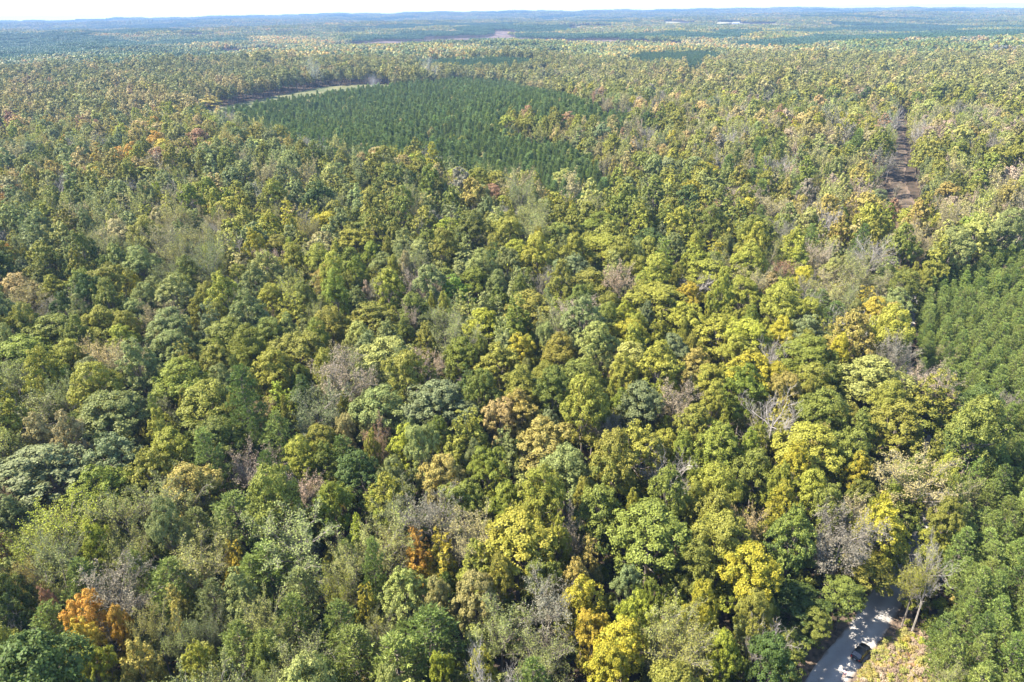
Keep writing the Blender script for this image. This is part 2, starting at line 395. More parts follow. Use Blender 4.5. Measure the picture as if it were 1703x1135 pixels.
broad_spec = [(11, 'round'), (12, 'spread'), (13, 'round'), (14, 'tall'), (15, 'dome'), (16, 'round'), (17, 'tall'), (18, 'dome'), (19, 'round'), (20, 'dome'), (21, 'round'), (22, 'dome'), (23, 'spread'), (24, 'tall')]
for sd, fm in broad_spec:
    for lod, nl, lf, ns_ in ((0, 17000, .29, 20), (1, 4600, .54, 13), (2, 800, 1.2, 7)):
        q, v, C, W = broad_crown(sd, fm, nl, lf, ns_)
        add_form('broad_%s_%d' % ('tall' if fm == 'tall' else 'wide', lod), q, v, broad_trunk(C, sd, fm) if lod < 2 else tube([[0, 0, 0]], [[0, 0, 12]], .35, .15, 4), M_LEAF, M_BARK, lod == 0)
def sparse_form(seed, n_leaf, leaf, levels, bare=False):
    S, tips = skeleton(seed, levels, spread=1.0 if not bare else .95, upright=.5)
    rng = np.random.default_rng(seed); ends = np.array([q[1] for q in S if q[4] >= 1]); sts = np.array([q[0] for q in S if q[4] >= 1])
    k = rng.integers(0, len(ends), n_leaf); t = rng.uniform(0, 1, (n_leaf, 1)); P = sts[k] * (1 - t) + ends[k] * t + rng.normal(scale=.22, size=(n_leaf, 3))
    nr = unit(unit(P - np.array([0, 0, 10.])) * .5 + np.array([0, 0, .4]) + rng.normal(scale=.6, size=P.shape)); s = leaf * rng.uniform(.5, 1.2, n_leaf)
    q = leaf_quads(P, nr, s, s * .6, rng)
    z = P[:, 2]; v = np.stack([rng.uniform(size=n_leaf) * .6 + .2, rng.uniform(size=n_leaf), np.clip((z - 6) / 11, 0, 1)], 1)
    return q, v, S
for sd in (31, 32, 33, 34):
    q, v, S = sparse_form(sd, 8500, .27, (9, 6, 5, 3)); add_form('sparse_0', q, v, seg_quads(S), M_LEAF, M_MID_BARK)
    q, v, S = sparse_form(sd, 2600, .52, (8, 5, 4)); add_form('sparse_1', q, v, seg_quads(S, 4, 3), M_LEAF, M_MID_BARK, False)
    q, v, S = sparse_form(sd, 560, 1.2, (6, 4)); add_form('sparse_2', q, v, seg_quads(S, 3, 3), M_LEAF, M_MID_BARK, False)
for sd in (41, 42, 43):
    q, v, S = sparse_form(sd, 260, .24, (9, 6, 5, 4)); add_form('bare_0', q, v, seg_quads(S), M_LEAF, M_PALE_BARK)
    # crown of a leafless tree = its fine branches
    d = FORMS['bare_0'][-1]; fine = seg_quads([s for s in S if s[4] >= 1]); main = seg_quads([s for s in S if s[4] < 1])
    d['crown'] = quad_mesh('crown', np.concatenate([fine, q]), [M_PALE_BARK, M_LEAF], np.r_[np.zeros(len(fine)), np.ones(len(q))], np.concatenate([np.full((len(fine), 3), .5), v]))
    d['trunk'] = quad_mesh('trunk', main, [M_PALE_BARK])
for sd in (55, 56, 57):
    q, v, t_ = pine_form(sd, 900, .6, 'cone', wide=3.3, base=4.5); add_form('pine_cone_0', q, v, t_, M_NEEDLE, M_BARK, True); add_form('pine_cone_1', q, v, t_, M_NEEDLE, M_BARK, False)
    q, v, t_ = pine_form(sd, 70, 1.7, 'cone', wide=3.0, base=4.5, k_blade=6); add_form('pine_cone_2', q, v, tube([[0, 0, 0]], [[0, 0, 14]], .2, .05, 3), M_NEEDLE, M_BARK, False)
for sd in (51, 52, 53, 54):
    q, v, t_ = pine_form(sd, 1500, .55, wide=3.1); add_form('pine_0', q, v, t_, M_NEEDLE, M_BARK)
    q, v, t_ = pine_form(sd, 420, .95, wide=2.9, k_blade=7); add_form('pine_1', q, v, t_, M_NEEDLE, M_BARK, False)
    q, v, t_ = pine_form(sd, 60, 2.0, wide=2.7, k_blade=6); add_form('pine_2', q, v, tube([[0, 0, 0]], [[0, 0, 14]], .2, .05, 3), M_NEEDLE, M_BARK, False)
def shrub_form(seed, n, leaf):
    rng = np.random.default_rng(seed); C, W = [], []
    for i in range(16):
        a = rng.uniform(0, 6.28); q = rng.uniform(0, 1.5); C.append([q * math.cos(a), q * math.sin(a), rng.uniform(.5, 2.3) * (1.2 - q * .45)]); W.append(rng.uniform(.4, .8))
    C = np.array(C); W = np.array(W); k = rng.integers(0, 16, n); d = rand_dirs(rng, n, -.3); P = C[k] + d * W[k][:, None] * rng.uniform(.5, 1.1, (n, 1))
    nr = unit(d + np.array([0, 0, .5]) + rng.normal(scale=.6, size=d.shape)); s = leaf * rng.uniform(.6, 1.4, n)
    return leaf_quads(P, nr, s, s * .7, rng), np.stack([rng.uniform(size=16)[k], rng.uniform(size=n), np.clip(P[:, 2] / 3, 0, 1)], 1)
for sd in (61, 62, 63):
    q, v = shrub_form(sd, 900, .30); add_form('shrub', q, v, tube([[0, 0, -.2]], [[.1, 0, 1.6]], .06, .03, 4), M_LEAF, M_BARK)
PATCH = 70.0
def patch(seed, pine=False):
    rng = np.random.default_rng(seed); Q, Vv = [], []
    n = 150 if pine else 75; R = PATCH * .56
    g = int(math.sqrt(n)); st = 2 * R / g
    for i in range(g):
        for j in range(g):
            x = -R + (i + .5 + rng.uniform(-.42, .42)) * st; y = -R + (j + .5 + rng.uniform(-.42, .42)) * st
            h = rng.uniform(14, 17) if pine else rng.uniform(13, 21); r = st * rng.uniform(.42, .62); k = 22 if pine else 44
            d = rand_dirs(rng, k, -.35); P = np.array([x, y, h - r * 1.1]) + d * np.array([r, r, r * (1.9 if pine else 1.15)]) * rng.uniform(.7, 1., (k, 1))
            nr = unit(d + rng.normal(scale=.3, size=d.shape)); s = r * rng.uniform(.5, .85, k)
            Q.append(leaf_quads(P, nr, s, s * .85, rng)); tr = rng.uniform(); Vv.append(np.stack([np.clip(tr + rng.normal(scale=.08, size=k), 0, 1), rng.uniform(size=k), np.full(k, rng.uniform() if not pine else rng.uniform(.2, .5))], 1))
    return np.concatenate(Q), np.concatenate(Vv)
for sd in (71, 72, 73, 74):
    q, v = patch(sd); add_form('patch', q, v, tube([[0, 0, 0]], [[0, 0, 1.]], .3, .3, 3), M_PATCH, M_BARK, False)
for sd in (75, 76):
    q, v = patch(sd, True); add_form('patch_pine', q, v, tube([[0, 0, 0]], [[0, 0, 1.]], .3, .3, 3), M_PATCH, M_BARK, False)

# ------------------------------------------------------------------ leaf colours (linear albedo)
COL = dict(
    ol=(.160, .178, .034), yg=(.185, .210, .032), yo=(.215, .205, .036), ye=(.320, .280, .030), ly=(.270, .290, .034),
    go=(.390, .295, .040), ora=(.460, .265, .050), rs=(.320, .190, .105), oy=(.310, .250, .065), gg=(.172, .195, .068),
    sg=(.165, .190, .078), pg=(.215, .235, .072), py=(.285, .285, .075), ty=(.320, .280, .115), to=(.280, .245, .085),
    pk=(.340, .260, .180), gy=(.215, .195, .135), mv=(.230, .170, .150), gn=(.150, .205, .030), dg=(.080, .112, .028),
    ot=(.430, .325, .130), pi=(.125, .172, .040), pb=(.200, .245, .058), pd=(.195, .262, .084), pm=(.080, .130, .050), yy=(.255, .250, .038), pf=(.045, .090, .045))
NAMES = dict(ol='olive green', yg='yellow green', yo='mustard olive', ye='golden yellow', ly='lemon yellow', go='amber', ora='bright orange',
             rs='rusty brown', oy='ochre', gg='grey green', sg='silvery green', pg='pale green', py='pale yellow', ty='straw coloured', to='tan olive',
             pk='pinkish tan', gy='ash grey', mv='mauve brown', gn='fresh green', dg='dark green', ot='peach orange', pi='mid green', pb='bright green', pd='deep green', pf='blue green', pm='deep green', yy='yellow')
BASE = dict(ye='yg', ly='yg', go='yo', ora='go', rs='to', ot='to', oy='yo', yy='yg', pk='ty')
SECOND = dict(ol='yo', yg='yy', yo='yy', yy='ye', ye='ye', ly='ly', go='go', ora='ora', rs='rs', oy='oy', gg='pg', sg='pg', pg='py', py='ly', ty='py', to='oy',
              pk='pk', gy='ty', mv='pk', gn='yg', dg='ol', ot='ot', pi='pb', pb='pb', pd='pi', pf='pf', pm='pm')
def jit(c, rng, s=.10):
    c = np.array(COL[c]) * (1 + rng.normal(scale=s)) ; return np.clip(c * (1 + rng.normal(scale=s * .28, size=3) * np.array([1.2, .6, 1.])), .01, .8)

# ------------------------------------------------------------------ places read off the photograph
ROAD_PX = [(1330, 1240), (1373, 1137), (1432, 1060), (1468, 1005), (1500, 950), (1530, 893), (1556, 835), (1566, 780), (1548, 720), (1520, 670), (1503, 620), (1503, 570), (1516, 510), (1530, 450), (1530, 400), (1508, 345), (1492, 300), (1495, 250), (1494, 215), (1492, 200)]
road_pts = [att(*p) for p in ROAD_PX]
def catmull(P, n=14):
    P = [np.array(p, float) for p in P]; P = [2 * P[0] - P[1]] + P + [2 * P[-1] - P[-2]]; R_ = []
    for i in range(1, len(P) - 2):
        for j in range(n):
            t = j / n; R_.append(.5 * ((2 * P[i]) + (-P[i - 1] + P[i + 1]) * t + (2 * P[i - 1] - 5 * P[i] + 4 * P[i + 1] - P[i + 2]) * t * t + (-P[i - 1] + 3 * P[i] - 3 * P[i + 1] + P[i + 2]) * t ** 3))
    R_.append(P[-2]); return np.array(R_)
ROADC = catmull(road_pts)
def dist_poly(x, y, C):
    p = np.stack([np.asarray(x, float).ravel(), np.asarray(y, float).ravel()], 1); best = np.full(len(p), 1e9)
    for i in range(len(C) - 1):
        a, b = C[i], C[i + 1]; ab = b - a; L = ab @ ab + 1e-9
        t = np.clip(((p - a) @ ab) / L, 0, 1); d = np.linalg.norm(p - a - t[:, None] * ab, axis=1); best = np.minimum(best, d)
    return best
def in_poly(x, y, poly):
    x = np.asarray(x, float); y = np.asarray(y, float); ins = np.zeros(x.shape, bool); n = len(poly)
    for i in range(n):
        x1, y1 = poly[i]; x2, y2 = poly[(i + 1) % n]
        c = (y1 > y) != (y2 > y); xi = (x2 - x1) * (y - y1) / (y2 - y1 + 1e-12) + x1; ins ^= c & (x < xi)
    return ins
def px_poly(P, z=12.): return [att(a, b, z) for a, b in P]
PINE_NEAR = [at(1480, 1330, 9), at(1520, 1200, 9), at(1548, 1110, 9), at(1575, 1040, 9), at(1568, 960, 12), at(1575, 880, 12), at(1612, 800, 12), at(1655, 725, 12), at(1620, 690, 12),
             at(1545, 660, 12), at(1480, 605, 12), at(1478, 560, 12), at(1520, 500, 12), at(1585, 450, 12), att(1720, 400, 12), (330, 330), (330, 20), (120, 20)]
PINE_MID = px_poly([(372, 182), (460, 165), (560, 150), (620, 143), (690, 137), (760, 130), (840, 133), (905, 150), (975, 168), (1068, 198), (1030, 228), (965, 212), (900, 214), (850, 200), (835, 215),
                    (900, 235), (960, 240), (1000, 275), (1030, 330), (1000, 345), (930, 335), (860, 316), (800, 300), (740, 280), (690, 266), (640, 276), (560, 268), (500, 252), (440, 232), (375, 205)], 13)
PINE_FAR = [px_poly([(680, 112), (700, 100), (790, 95), (870, 97), (905, 103), (880, 112), (760, 118)], 13), px_poly([(1020, 108), (1060, 88), (1140, 82), (1230, 88), (1190, 104), (1100, 113)], 13),
            px_poly([(-80, 100), (-60, 60), (150, 58), (225, 72), (200, 84), (60, 96)], 13), px_poly([(560, 72), (620, 60), (760, 52), (825, 56), (800, 66), (700, 70)], 13),
            px_poly([(110, 113), (240, 100), (250, 108), (130, 120)], 13), px_poly([(290, 70), (420, 62), (425, 69), (300, 77)], 13), px_poly([(870, 56), (1090, 58), (1090, 66), (960, 65), (872, 63)], 13), px_poly([(-60, 50), (320, 43), (320, 48), (-60, 55)], 13),
            px_poly([(560, 43), (850, 37), (860, 42), (570, 49)], 13), px_poly([(1180, 52), (1400, 46), (1760, 40), (1760, 45), (1400, 51), (1190, 57)], 13), px_poly([(430, 108), (560, 96), (570, 102), (440, 114)], 13),
            px_poly([(1200, 74), (1330, 62), (1500, 56), (1760, 50), (1760, 62), (1500, 66), (1330, 76)], 13)]
CLEARING = [att(330, 188), att(400, 172), att(470, 158), att(530, 147), att(600, 142), att(650, 142), att(655, 147, 14), att(590, 150, 14), att(520, 156, 14), att(450, 167, 15), att(400, 179, 17), att(345, 193, 18)]
FIELDS = [('cleared_field', M_CLEARCUT, [(540, 78.5), (600, 75), (700, 69.5), (760, 65.5), (822, 61), (825, 53), (848, 53), (850, 62), (860, 67, 8), (760, 70, 8), (700, 73, 8), (600, 78.5, 8), (545, 82, 8)]),
          ('cleared_field', M_CLEARCUT, [(372, 88), (470, 85), (470, 87.5, 8), (374, 90.5, 8)]),
          ('cleared_field', M_CLEARCUT, [(880, 67), (960, 69), (1070, 71.5), (1140, 74), (1140, 77.5, 8), (1060, 75.5, 8), (960, 73, 8), (882, 70.5, 8)]),
          ('hay_field', M_HAY, [(960, 44.5), (1010, 44), (1010, 46, 8), (960, 46.5, 8)]), ('hay_field', M_HAY, [(300, 59), (345, 58), (345, 60, 8), (300, 61, 8)]),
          ('cleared_field', M_CLEARCUT, [(1135, 112), (1168, 107), (1172, 115, 17), (1142, 119, 17)]),
          ('hay_field', M_HAY, [(900, 33.6), (934, 33.4), (934, 34.6, 12), (900, 34.8, 12)]),
          ('hay_field', M_HAY, [(1100, 37), (1148, 36.5), (1150, 39, 12), (1102, 39.5, 12)]),
          ('hay_field', M_HAY, [(1190, 39), (1235, 38.5), (1298, 41), (1290, 42.6, 12), (1192, 41.6, 12)])]
FIELD_POLY = [[att(*q) for q in f[2]] for f in FIELDS]
DARK_HOLE = at(1000, 968, 4)
GAPS = [at(*q, 4) for q in ((408, 720), (465, 852), (600, 862), (212, 790), (20, 750), (1218, 775), (480, 560), (1085, 640), (130, 470), (1010, 760), (905, 640), (1330, 770), (330, 800))]
HOUSES = [att(445, 48.5, 3), att(1224, 40, 3), att(1371, 31.5, 3)]
BRUSH_POLY = [at(1425, 1200), at(1430, 1120), at(1465, 1070), at(1500, 1052), at(1540, 1060), at(1560, 1090), at(1575, 1200)]

# ------------------------------------------------------------------ hand-placed trees: x, y (crown centre in the photo), width px, kind, colour
HERO = """
5 910 38 B rs;62 918 78 S py;95 955 80 S pg;162 912 62 B ly;208 928 62 S pg;140 975 62 P pi;236 955 48 P pb;286 975 80 P pb;198 992 92 S gy;332 945 88 S ty;
385 938 42 C go;424 962 58 P pi;12 995 70 B dg;58 985 42 S oy;88 1012 30 B rs;92 1045 66 P pb;155 1028 62 B ora;150 1078 58 B go;202 1052 38 B ora;284 1018 52 C oy;
356 1008 62 P gg;308 1066 56 S gg;350 1058 44 S sg;338 1105 62 B yg;398 1082 72 P pb;232 1122 72 B oy;118 1112 64 B ol;8 1078 46 N gy;38 1105 72 N gy;262 1062 50 S pg;160 1130 60 B py;20 1040 60 B dg;
500 912 112 S gg;446 950 84 P pi;600 890 38 C ly;640 916 82 S ty;692 922 58 C ora;734 926 54 C go;792 912 82 S gy;862 912 132 B yg;575 968 62 S pg;675 988 76 B pg;
570 998 50 S py;602 1008 38 C go;502 992 62 P gg;490 1034 62 P pb;570 1044 62 P pb;736 1002 58 B to;792 1004 70 B to;440 1052 68 S pg;622 1062 52 S gg;716 1062 104 P pi;590 1090 82 P pb;
502 1122 88 S gg;660 1112 98 P pb;832 1052 82 S pg;797 1122 54 B yg;735 1132 42 B ly;452 1096 62 B ol;545 1135 60 P pi;
946 900 46 S pk;978 928 44 C to;905 982 62 B ol;960 972 62 B to;1082 900 124 B ol;1042 988 50 B gg;1160 950 64 B ol;1204 906 92 B ol;1240 966 92 B ye;905 1034 84 S gy;
970 1012 86 B ye;1052 1040 64 B ly;1086 1010 38 B gn;986 1068 58 B go;1032 1092 82 B ye;1110 1068 84 S ty;1150 1104 100 S pg;1202 1102 62 B ly;900 1112 82 S gg;1012 1128 72 B ye;
1276 1074 66 N go;1328 955 128 B dg;1318 1046 84 B dg;1278 1118 84 B dg;1402 908 104 S gy;1484 892 84 B ye;1492 948 48 S yo;1250 1030 60 B ol;1362 1000 60 B dg;
78 790 152 B sg;168 820 112 B yg;115 878 92 S py;216 878 82 S ty;22 868 62 B gg;28 862 32 S rs;186 700 112 B sg;192 764 100 B sg;250 682 62 S gg;290 760 78 B yo;
320 822 82 B oy;292 856 82 S gg;332 884 62 P gg;396 862 86 P pi;350 680 102 B ol;364 742 82 B dg;40 692 102 S gg;112 672 52 S gg;416 788 74 S mv;270 716 52 B yo;
464 672 58 C ly;434 692 38 S ot;526 692 88 S sg;575 726 36 B to;632 690 102 B pg;732 682 112 B sg;626 746 42 S rs;676 752 66 B ly;830 702 56 B ot;500 770 62 B yg;
542 778 52 B ol;494 836 62 S pk;556 846 62 B gn;740 802 72 B to;650 832 82 B yg;816 792 72 B yg;664 866 72 S gg;730 884 82 S gy;600 792 82 B dg;842 852 62 B gn;
862 692 72 B to;904 748 84 B to;942 792 84 B pg;1066 682 74 B sg;1034 684 42 B yg;1130 684 64 S pk;1010 712 52 S gy;1056 748 104 B yo;1160 718 72 B ol;1136 756 46 B yg;
1194 752 92 B yg;1112 802 82 N gy;1192 820 82 B yo;1256 792 62 B ol;1284 722 84 N gy;872 836 52 B pg;1182 866 82 B ol;1242 884 50 S ot;1000 852 92 B dg;986 690 62 B ol;
1366 694 84 B ol;1490 716 98 B yo;1412 762 78 B ol;1342 756 102 B yo;1426 792 52 B ye;1506 816 98 S ty;1350 826 62 B yg;1300 850 64 B ye;1408 856 62 S gy;1462 856 46 B ye;
1602 728 52 S ly;1582 688 52 S pk;1572 782 46 B yg;1592 822 42 S ty;1548 862 50 B ol;1455 968 66 B dg;1538 832 52 B yg;1558 798 50 B ol;
32 488 62 B ot;54 516 62 S to;92 490 56 B yg;45 455 36 B sg;216 480 42 B ye;116 522 52 S gy;178 546 66 B yg;96 562 88 B ol;40 600 102 B yg;122 602 58 B yg;
206 576 52 B ly;174 616 62 S ot;218 612 64 S gy;226 532 52 B sg;300 490 62 B ol;346 502 46 B ol;406 468 42 B yg;330 542 36 B ol;288 588 66 B sg;380 570 84 B ol;
364 612 62 B yo;302 640 92 B gn;270 542 60 S ty;60 542 50 S gy;22 650 62 S gg;456 502 46 B yg;490 502 62 S py;556 506 52 B ol;540 468 52 B to;646 476 68 B ol;
616 540 88 B yo;690 482 46 S mv;716 492 46 S pk;686 522 52 B dg;760 492 62 B gn;792 480 56 B yg;826 506 42 B dg;450 566 62 B ol;550 546 62 B yo;500 592 82 B yo;
600 570 52 B py;576 616 52 S gy;652 600 92 B pg;702 622 56 S pk;740 542 62 S gg;800 550 62 B ly;766 602 62 B yg;832 612 82 B yo;456 620 72 B yo;682 542 36 S pk;
876 520 84 B ol;930 524 42 B ly;934 592 62 B yo;866 592 62 B ye;980 482 74 B ol;1010 520 52 B ol;916 482 52 S gy;960 542 62 S pk;1040 534 52 B ly;1046 568 62 B ye;
1092 508 102 B yo;1146 504 44 B go;1052 612 72 B pg;966 640 94 B ol;1120 592 54 B sg;1160 612 62 B to;1190 560 92 B yo;1242 570 82 B py;1252 622 104 B ye;1182 470 92 B yo;
1250 490 62 S gy;1140 542 62 B yg;1024 632 28 S rs;1150 492 56 N gy;1285 480 42 B ot;1306 468 36 S rs;1336 474 46 B ye;1376 492 62 S ty;1360 468 60 S gy;1440 504 46 C go;
1452 528 48 B go;1470 490 52 S gy;1510 482 62 B dg;1386 532 46 P pi;1362 510 42 P pi;1415 556 84 N gy;1340 560 72 B sg;1342 602 92 B yg;1300 560 52 B ye;1346 646 72 B yo;
1290 642 52 B ye;1450 640 108 B py;1552 640 62 S pk;1522 640 48 N gy;1380 642 62 B dg;
398 325 42 B yg;430 295 38 B ol;410 370 50 B ol;545 378 46 B ye;520 440 70 S pg;590 410 60 B yo;690 275 34 B ly;760 300 50 B py;820 330 44 B rs;745 385 60 B ly;
835 380 60 B yo;860 430 70 B ly;930 400 60 B ol;700 430 50 B sg;1010 420 90 B yo;940 300 44 B ty;1000 380 60 B yg;1080 410 60 B dg;1170 370 50 S rs;1240 340 50 S pk;1280 360 70 S gy;
1170 290 38 B ye;1140 270 30 B yo;1330 330 50 P pi;1350 300 44 P pi;1375 260 40 P pi;1390 200 38 B yo;1420 250 40 P pb;1460 340 40 B sg;1515 375 70 B yo;1415 318 18 B rs;
85 250 30 B rs;110 240 30 B ora;205 262 28 B ora;280 255 28 B go;160 300 44 B go;40 240 40 B oy;20 320 40 B ora;165 290 30 B yo;275 350 36 S pk;260 400 40 S gg;130 330 24 B ly;
15 430 30 B ora;60 360 50 B gn;300 200 34 B ot;240 210 34 B ot;350 170 40 B oy;430 250 60 B py;480 270 60 P pi;560 290 60 P pd;620 280 44 B yo;240 300 60 B ol
"""
KR = {'B': 'broad', 'C': 'broad', 'S': 'sparse', 'N': 'bare', 'P': 'pine'}
rng = np.random.default_rng(2024)
trees = []   # dicts: x,y,R,H,kind(broad_wide..),c1,c2,hero
def add_tree(x, y, R, H, kind, c, hero=False, rot=None, c2=None, layer=1, lean=0, row=None):
    trees.append(dict(x=x, y=y, R=R, H=H, kind=kind, c=c, c2=c2, hero=hero, rot=rng.uniform(0, 6.283) if rot is None else rot, layer=layer, row=row))
for item in HERO.replace('\n', '').split(';'):
    p = item.split()
    if len(p) != 5: continue
    px, py, w, k, c = float(p[0]), float(p[1]), float(p[2]), p[3], p[4]
    zc = {'B': 12.5, 'C': 12.0, 'S': 11.5, 'N': 10.5, 'P': 12.0}[k]
    x, y = at(px, py, zc)
    x, y = att(px, py, zc); zc += T(x, y); s = float(project(x, y, zc)[2]); R = w / s / 2 * 1.06
    zz = min(1.25, max(.62, .62 + (R - 2.) * .11)) if k in 'BSN' else 1.0
    # smaller crowns belong to shorter trees: bring the crown centre down along the sight line
    zc2 = {'B': 13.8, 'C': 13.0, 'S': 12.5, 'N': 11.5, 'P': 12.5}[k] * (.78 + .22 * min(1.3, R / 5))
    x, y = att(px, py, zc2)
    Hh = zc2 / {'B': 11.6, 'C': 11.2, 'S': 11.0, 'N': 10.0, 'P': 11.6}[k] * 18
    kind = {'B': 'broad_wide', 'C': 'broad_tall', 'S': 'sparse', 'N': 'bare', 'P': 'pine'}[k]
    if math.hypot(x, y) < 330:                    # no trunk on the road: step back to the verge
        dd = np.hypot(ROADC[:, 0] - x, ROADC[:, 1] - y); j = int(np.argmin(dd)); need = 4.2
        if dd[j] < need: x, y = ROADC[j] + (np.array([x, y]) - ROADC[j]) / max(dd[j], .01) * need; x, y = float(x), float(y)
    add_tree(x, y, R, Hh, kind, c, True)
# the leaning bare tree at the road's right side, with its whole trunk in view
lx, ly = at(1517, 1050, 0); add_tree(lx, ly, 2.7, 20.5, 'bare', 'gy', True, rot=2.0)
hx = np.array([t['x'] for t in trees]); hy = np.array([t['y'] for t in trees]); hR = np.array([t['R'] for t in trees])
n_hero = len(trees)

# ------------------------------------------------------------------ colour regions for the rest of the forest
REGIONS = [  # (x0,y0,x1,y1) in photo px -> weights
    ((-400, 60, 520, 150), dict(gg=4, ol=3, sg=2, oy=2, ot=1.2, dg=2, ty=1)),
    ((-400, 115, 560, 200), dict(ot=4.5, oy=4, gg=2.5, ol=2.5, ty=3, rs=1, ye=.8, sg=1.6, py=1, to=2)),
    ((-400, 200, 420, 330), dict(gg=3, ol=3.4, sg=2, oy=1.8, ot=.8, rs=.4, ora=.2, yg=2, gy=1.2, go=.35, ty=1.6, py=1.3, to=1.2)),
    ((-400, 330, 500, 480), dict(gg=3, ol=3.5, sg=2.4, yg=2, gy=2, ty=1.3, ye=.3, dg=1, yo=1.2, pk=.4, py=1.2, pg=1)),
    ((-400, 480, 420, 700), dict(gg=3, ol=3, sg=3, yg=2, gy=1.2, yo=1, dg=1.4)),
    ((-400, 700, 480, 1400), dict(gg=3, ol=2, pg=2, dg=2, pi=2.2, gy=1, ty=1, sg=1)),
    ((480, 850, 900, 1400), dict(gg=2, pi=3, pg=2, yg=1, ol=2, ty=1)),
    ((400, 450, 1000, 850), dict(ol=4, yo=2, yg=2, sg=2.4, gg=2, pg=1.5, pk=.5, dg=1.3)),
    ((850, 330, 1250, 720), dict(yo=4, ol=4, yg=2.5, ye=.7, sg=1, pg=1, dg=1)),
    ((900, 720, 1500, 1400), dict(yg=2.5, yo=3, ol=4, ye=.8, dg=2, sg=1)),
    ((1200, 250, 1500, 460), dict(ty=2.4, gy=2.6, pk=1.4, pg=2, ol=2, oy=1.4, rs=.5, yg=1, pi=1)),
    ((1480, 150, 2100, 420), dict(py=2, pg=2.4, ol=3, ty=2.4, gy=2.2, pk=1.6, yo=1.2, sg=1, to=1)),
    ((900, 110, 1500, 270), dict(ol=3, ty=2.8, yo=2.2, pg=1.6, gy=2, pk=.7, ot=1.1, ye=.5, rs=.4, to=1.4, sg=1.2, yg=.8, dg=.6)),
    ((1100, 60, 2100, 160), dict(ol=2.6, ty=3, pg=1.6, yo=1.4, gg=2, gy=1.4, ot=1.1, dg=1, to=1.5)),
    ((500, 60, 1150, 130), dict(py=1.5, ol=3, oy=2, gg=2, ty=2, dg=1, yo=1)),
    ((-2000, -200, 4000, 3000), dict(ol=4, gg=2.5, yo=2.2, yg=1.4, sg=1.8, ty=1, gy=1, pg=1.2, dg=1.2, ot=.3, oy=.8, ye=.3))]
def region_of(px, py):
    r = np.full(len(px), len(REGIONS) - 1)
    for i in range(len(REGIONS) - 2, -1, -1):
        b = REGIONS[i][0]; m = (px > b[0]) & (px < b[2]) & (py > b[1]) & (py < b[3]); r[m] = i
    return r
HUE = ['pi', 'dg', 'gn', 'ol', 'gg', 'sg', 'pg', 'gy', 'pk', 'ty', 'py', 'to', 'oy', 'ot', 'rs', 'ora', 'go', 'ye', 'yo', 'yg', 'mv', 'yy']
def choose_cols(px, py, rng, wx=None, wy=None):
    # ragged region borders
    r = region_of(px + rng.normal(scale=35, size=len(px)), py * (1 + rng.normal(scale=.06, size=len(px)))); out_ = np.empty(len(px), object)
    for i in range(len(REGIONS)):
        m = r == i
        if m.any():
            k = [q for q in HUE if q in REGIONS[i][1]]; w = np.array([REGIONS[i][1][q] for q in k], float)
            if wx is None: out_[m] = rng.choice(k, m.sum(), p=w / w.sum()); continue
            a, b = wx[m], wy[m]; nz_ = np.sin(a / 23 + 1.9 * np.sin(b / 41)) + np.sin(b / 31 + 2.3 * np.sin(a / 57 + 1)) + .8 * np.sin((a + b) / 13.) + rng.normal(scale=.95, size=m.sum())
            u = np.argsort(np.argsort(nz_)) / max(1, m.sum()); out_[m] = np.array(k, object)[np.minimum(np.searchsorted(np.cumsum(w) / w.sum(), u), len(k) - 1)]
    return out_
SPARSE_P = dict(gy=.85, ty=.6, pk=.7, mv=.9, pg=.4, py=.35, gg=.25, to=.2, rs=.3, oy=.15, sg=.1)

def jgrid(x0, x1, y0, y1, st, jitter, rng, ang=0.):
    gx, gy = np.meshgrid(np.arange(x0, x1, st), np.arange(y0, y1, st * .9)); gx = gx + (np.arange(gx.shape[0])[:, None] % 2) * st * .5
    gx = gx.ravel() + rng.uniform(-jitter, jitter, gx.size) * st; gy = gy.ravel() + rng.uniform(-jitter, jitter, gy.size) * st
    return gx, gy
def view_mask(x, y, margin=12.):
    az = np.degrees(np.arctan2(x, y)); r = np.hypot(x, y)
    return ((np.abs(az) < 37 + margin) | (r < 120)) & (y > 18)
NEARR, MIDR, FARR = 270., 800., 1500.
def allowed_broad(x, y, R):
    ok = view_mask(x, y)
    dr = dist_poly(x, y, ROADC); d0 = np.hypot(x, y)
    ok &= dr > np.where(d0 < 118, 3.4 + R * .62, np.where(d0 < 355, 1.4 + R * .18, 4.2 + R * .66))
    ok &= ~in_poly(x, y, PINE_NEAR) & ~in_poly(x, y, PINE_MID) & ~in_poly(x, y, CLEARING) & ~in_poly(x, y, BRUSH_POLY) & (dist_poly(x, y, np.array(BRUSH_POLY)) > 1.5 + R * .8)
    for h in HOUSES: ok &= ~((np.hypot(x - h[0], y - h[1]) < 45))
    for p in PINE_FAR: ok &= ~in_poly(x, y, p)
    for p in FIELD_POLY: ok &= ~in_poly(x, y, p)
    ok &= np.hypot(x - DARK_HOLE[0], y - DARK_HOLE[1]) > R + 1.6
    for gx_, gy_ in GAPS: ok &= np.hypot(x - gx_, y - gy_) > R * .9 + 1.4
    return ok
def away_from(x, y, R, X, Y, RR, k):
    keep = np.ones(len(x), bool)
    for i in range(len(X)):
        d = np.hypot(x - X[i], y - Y[i]); keep &= d > k * (R + RR[i])
    return keep
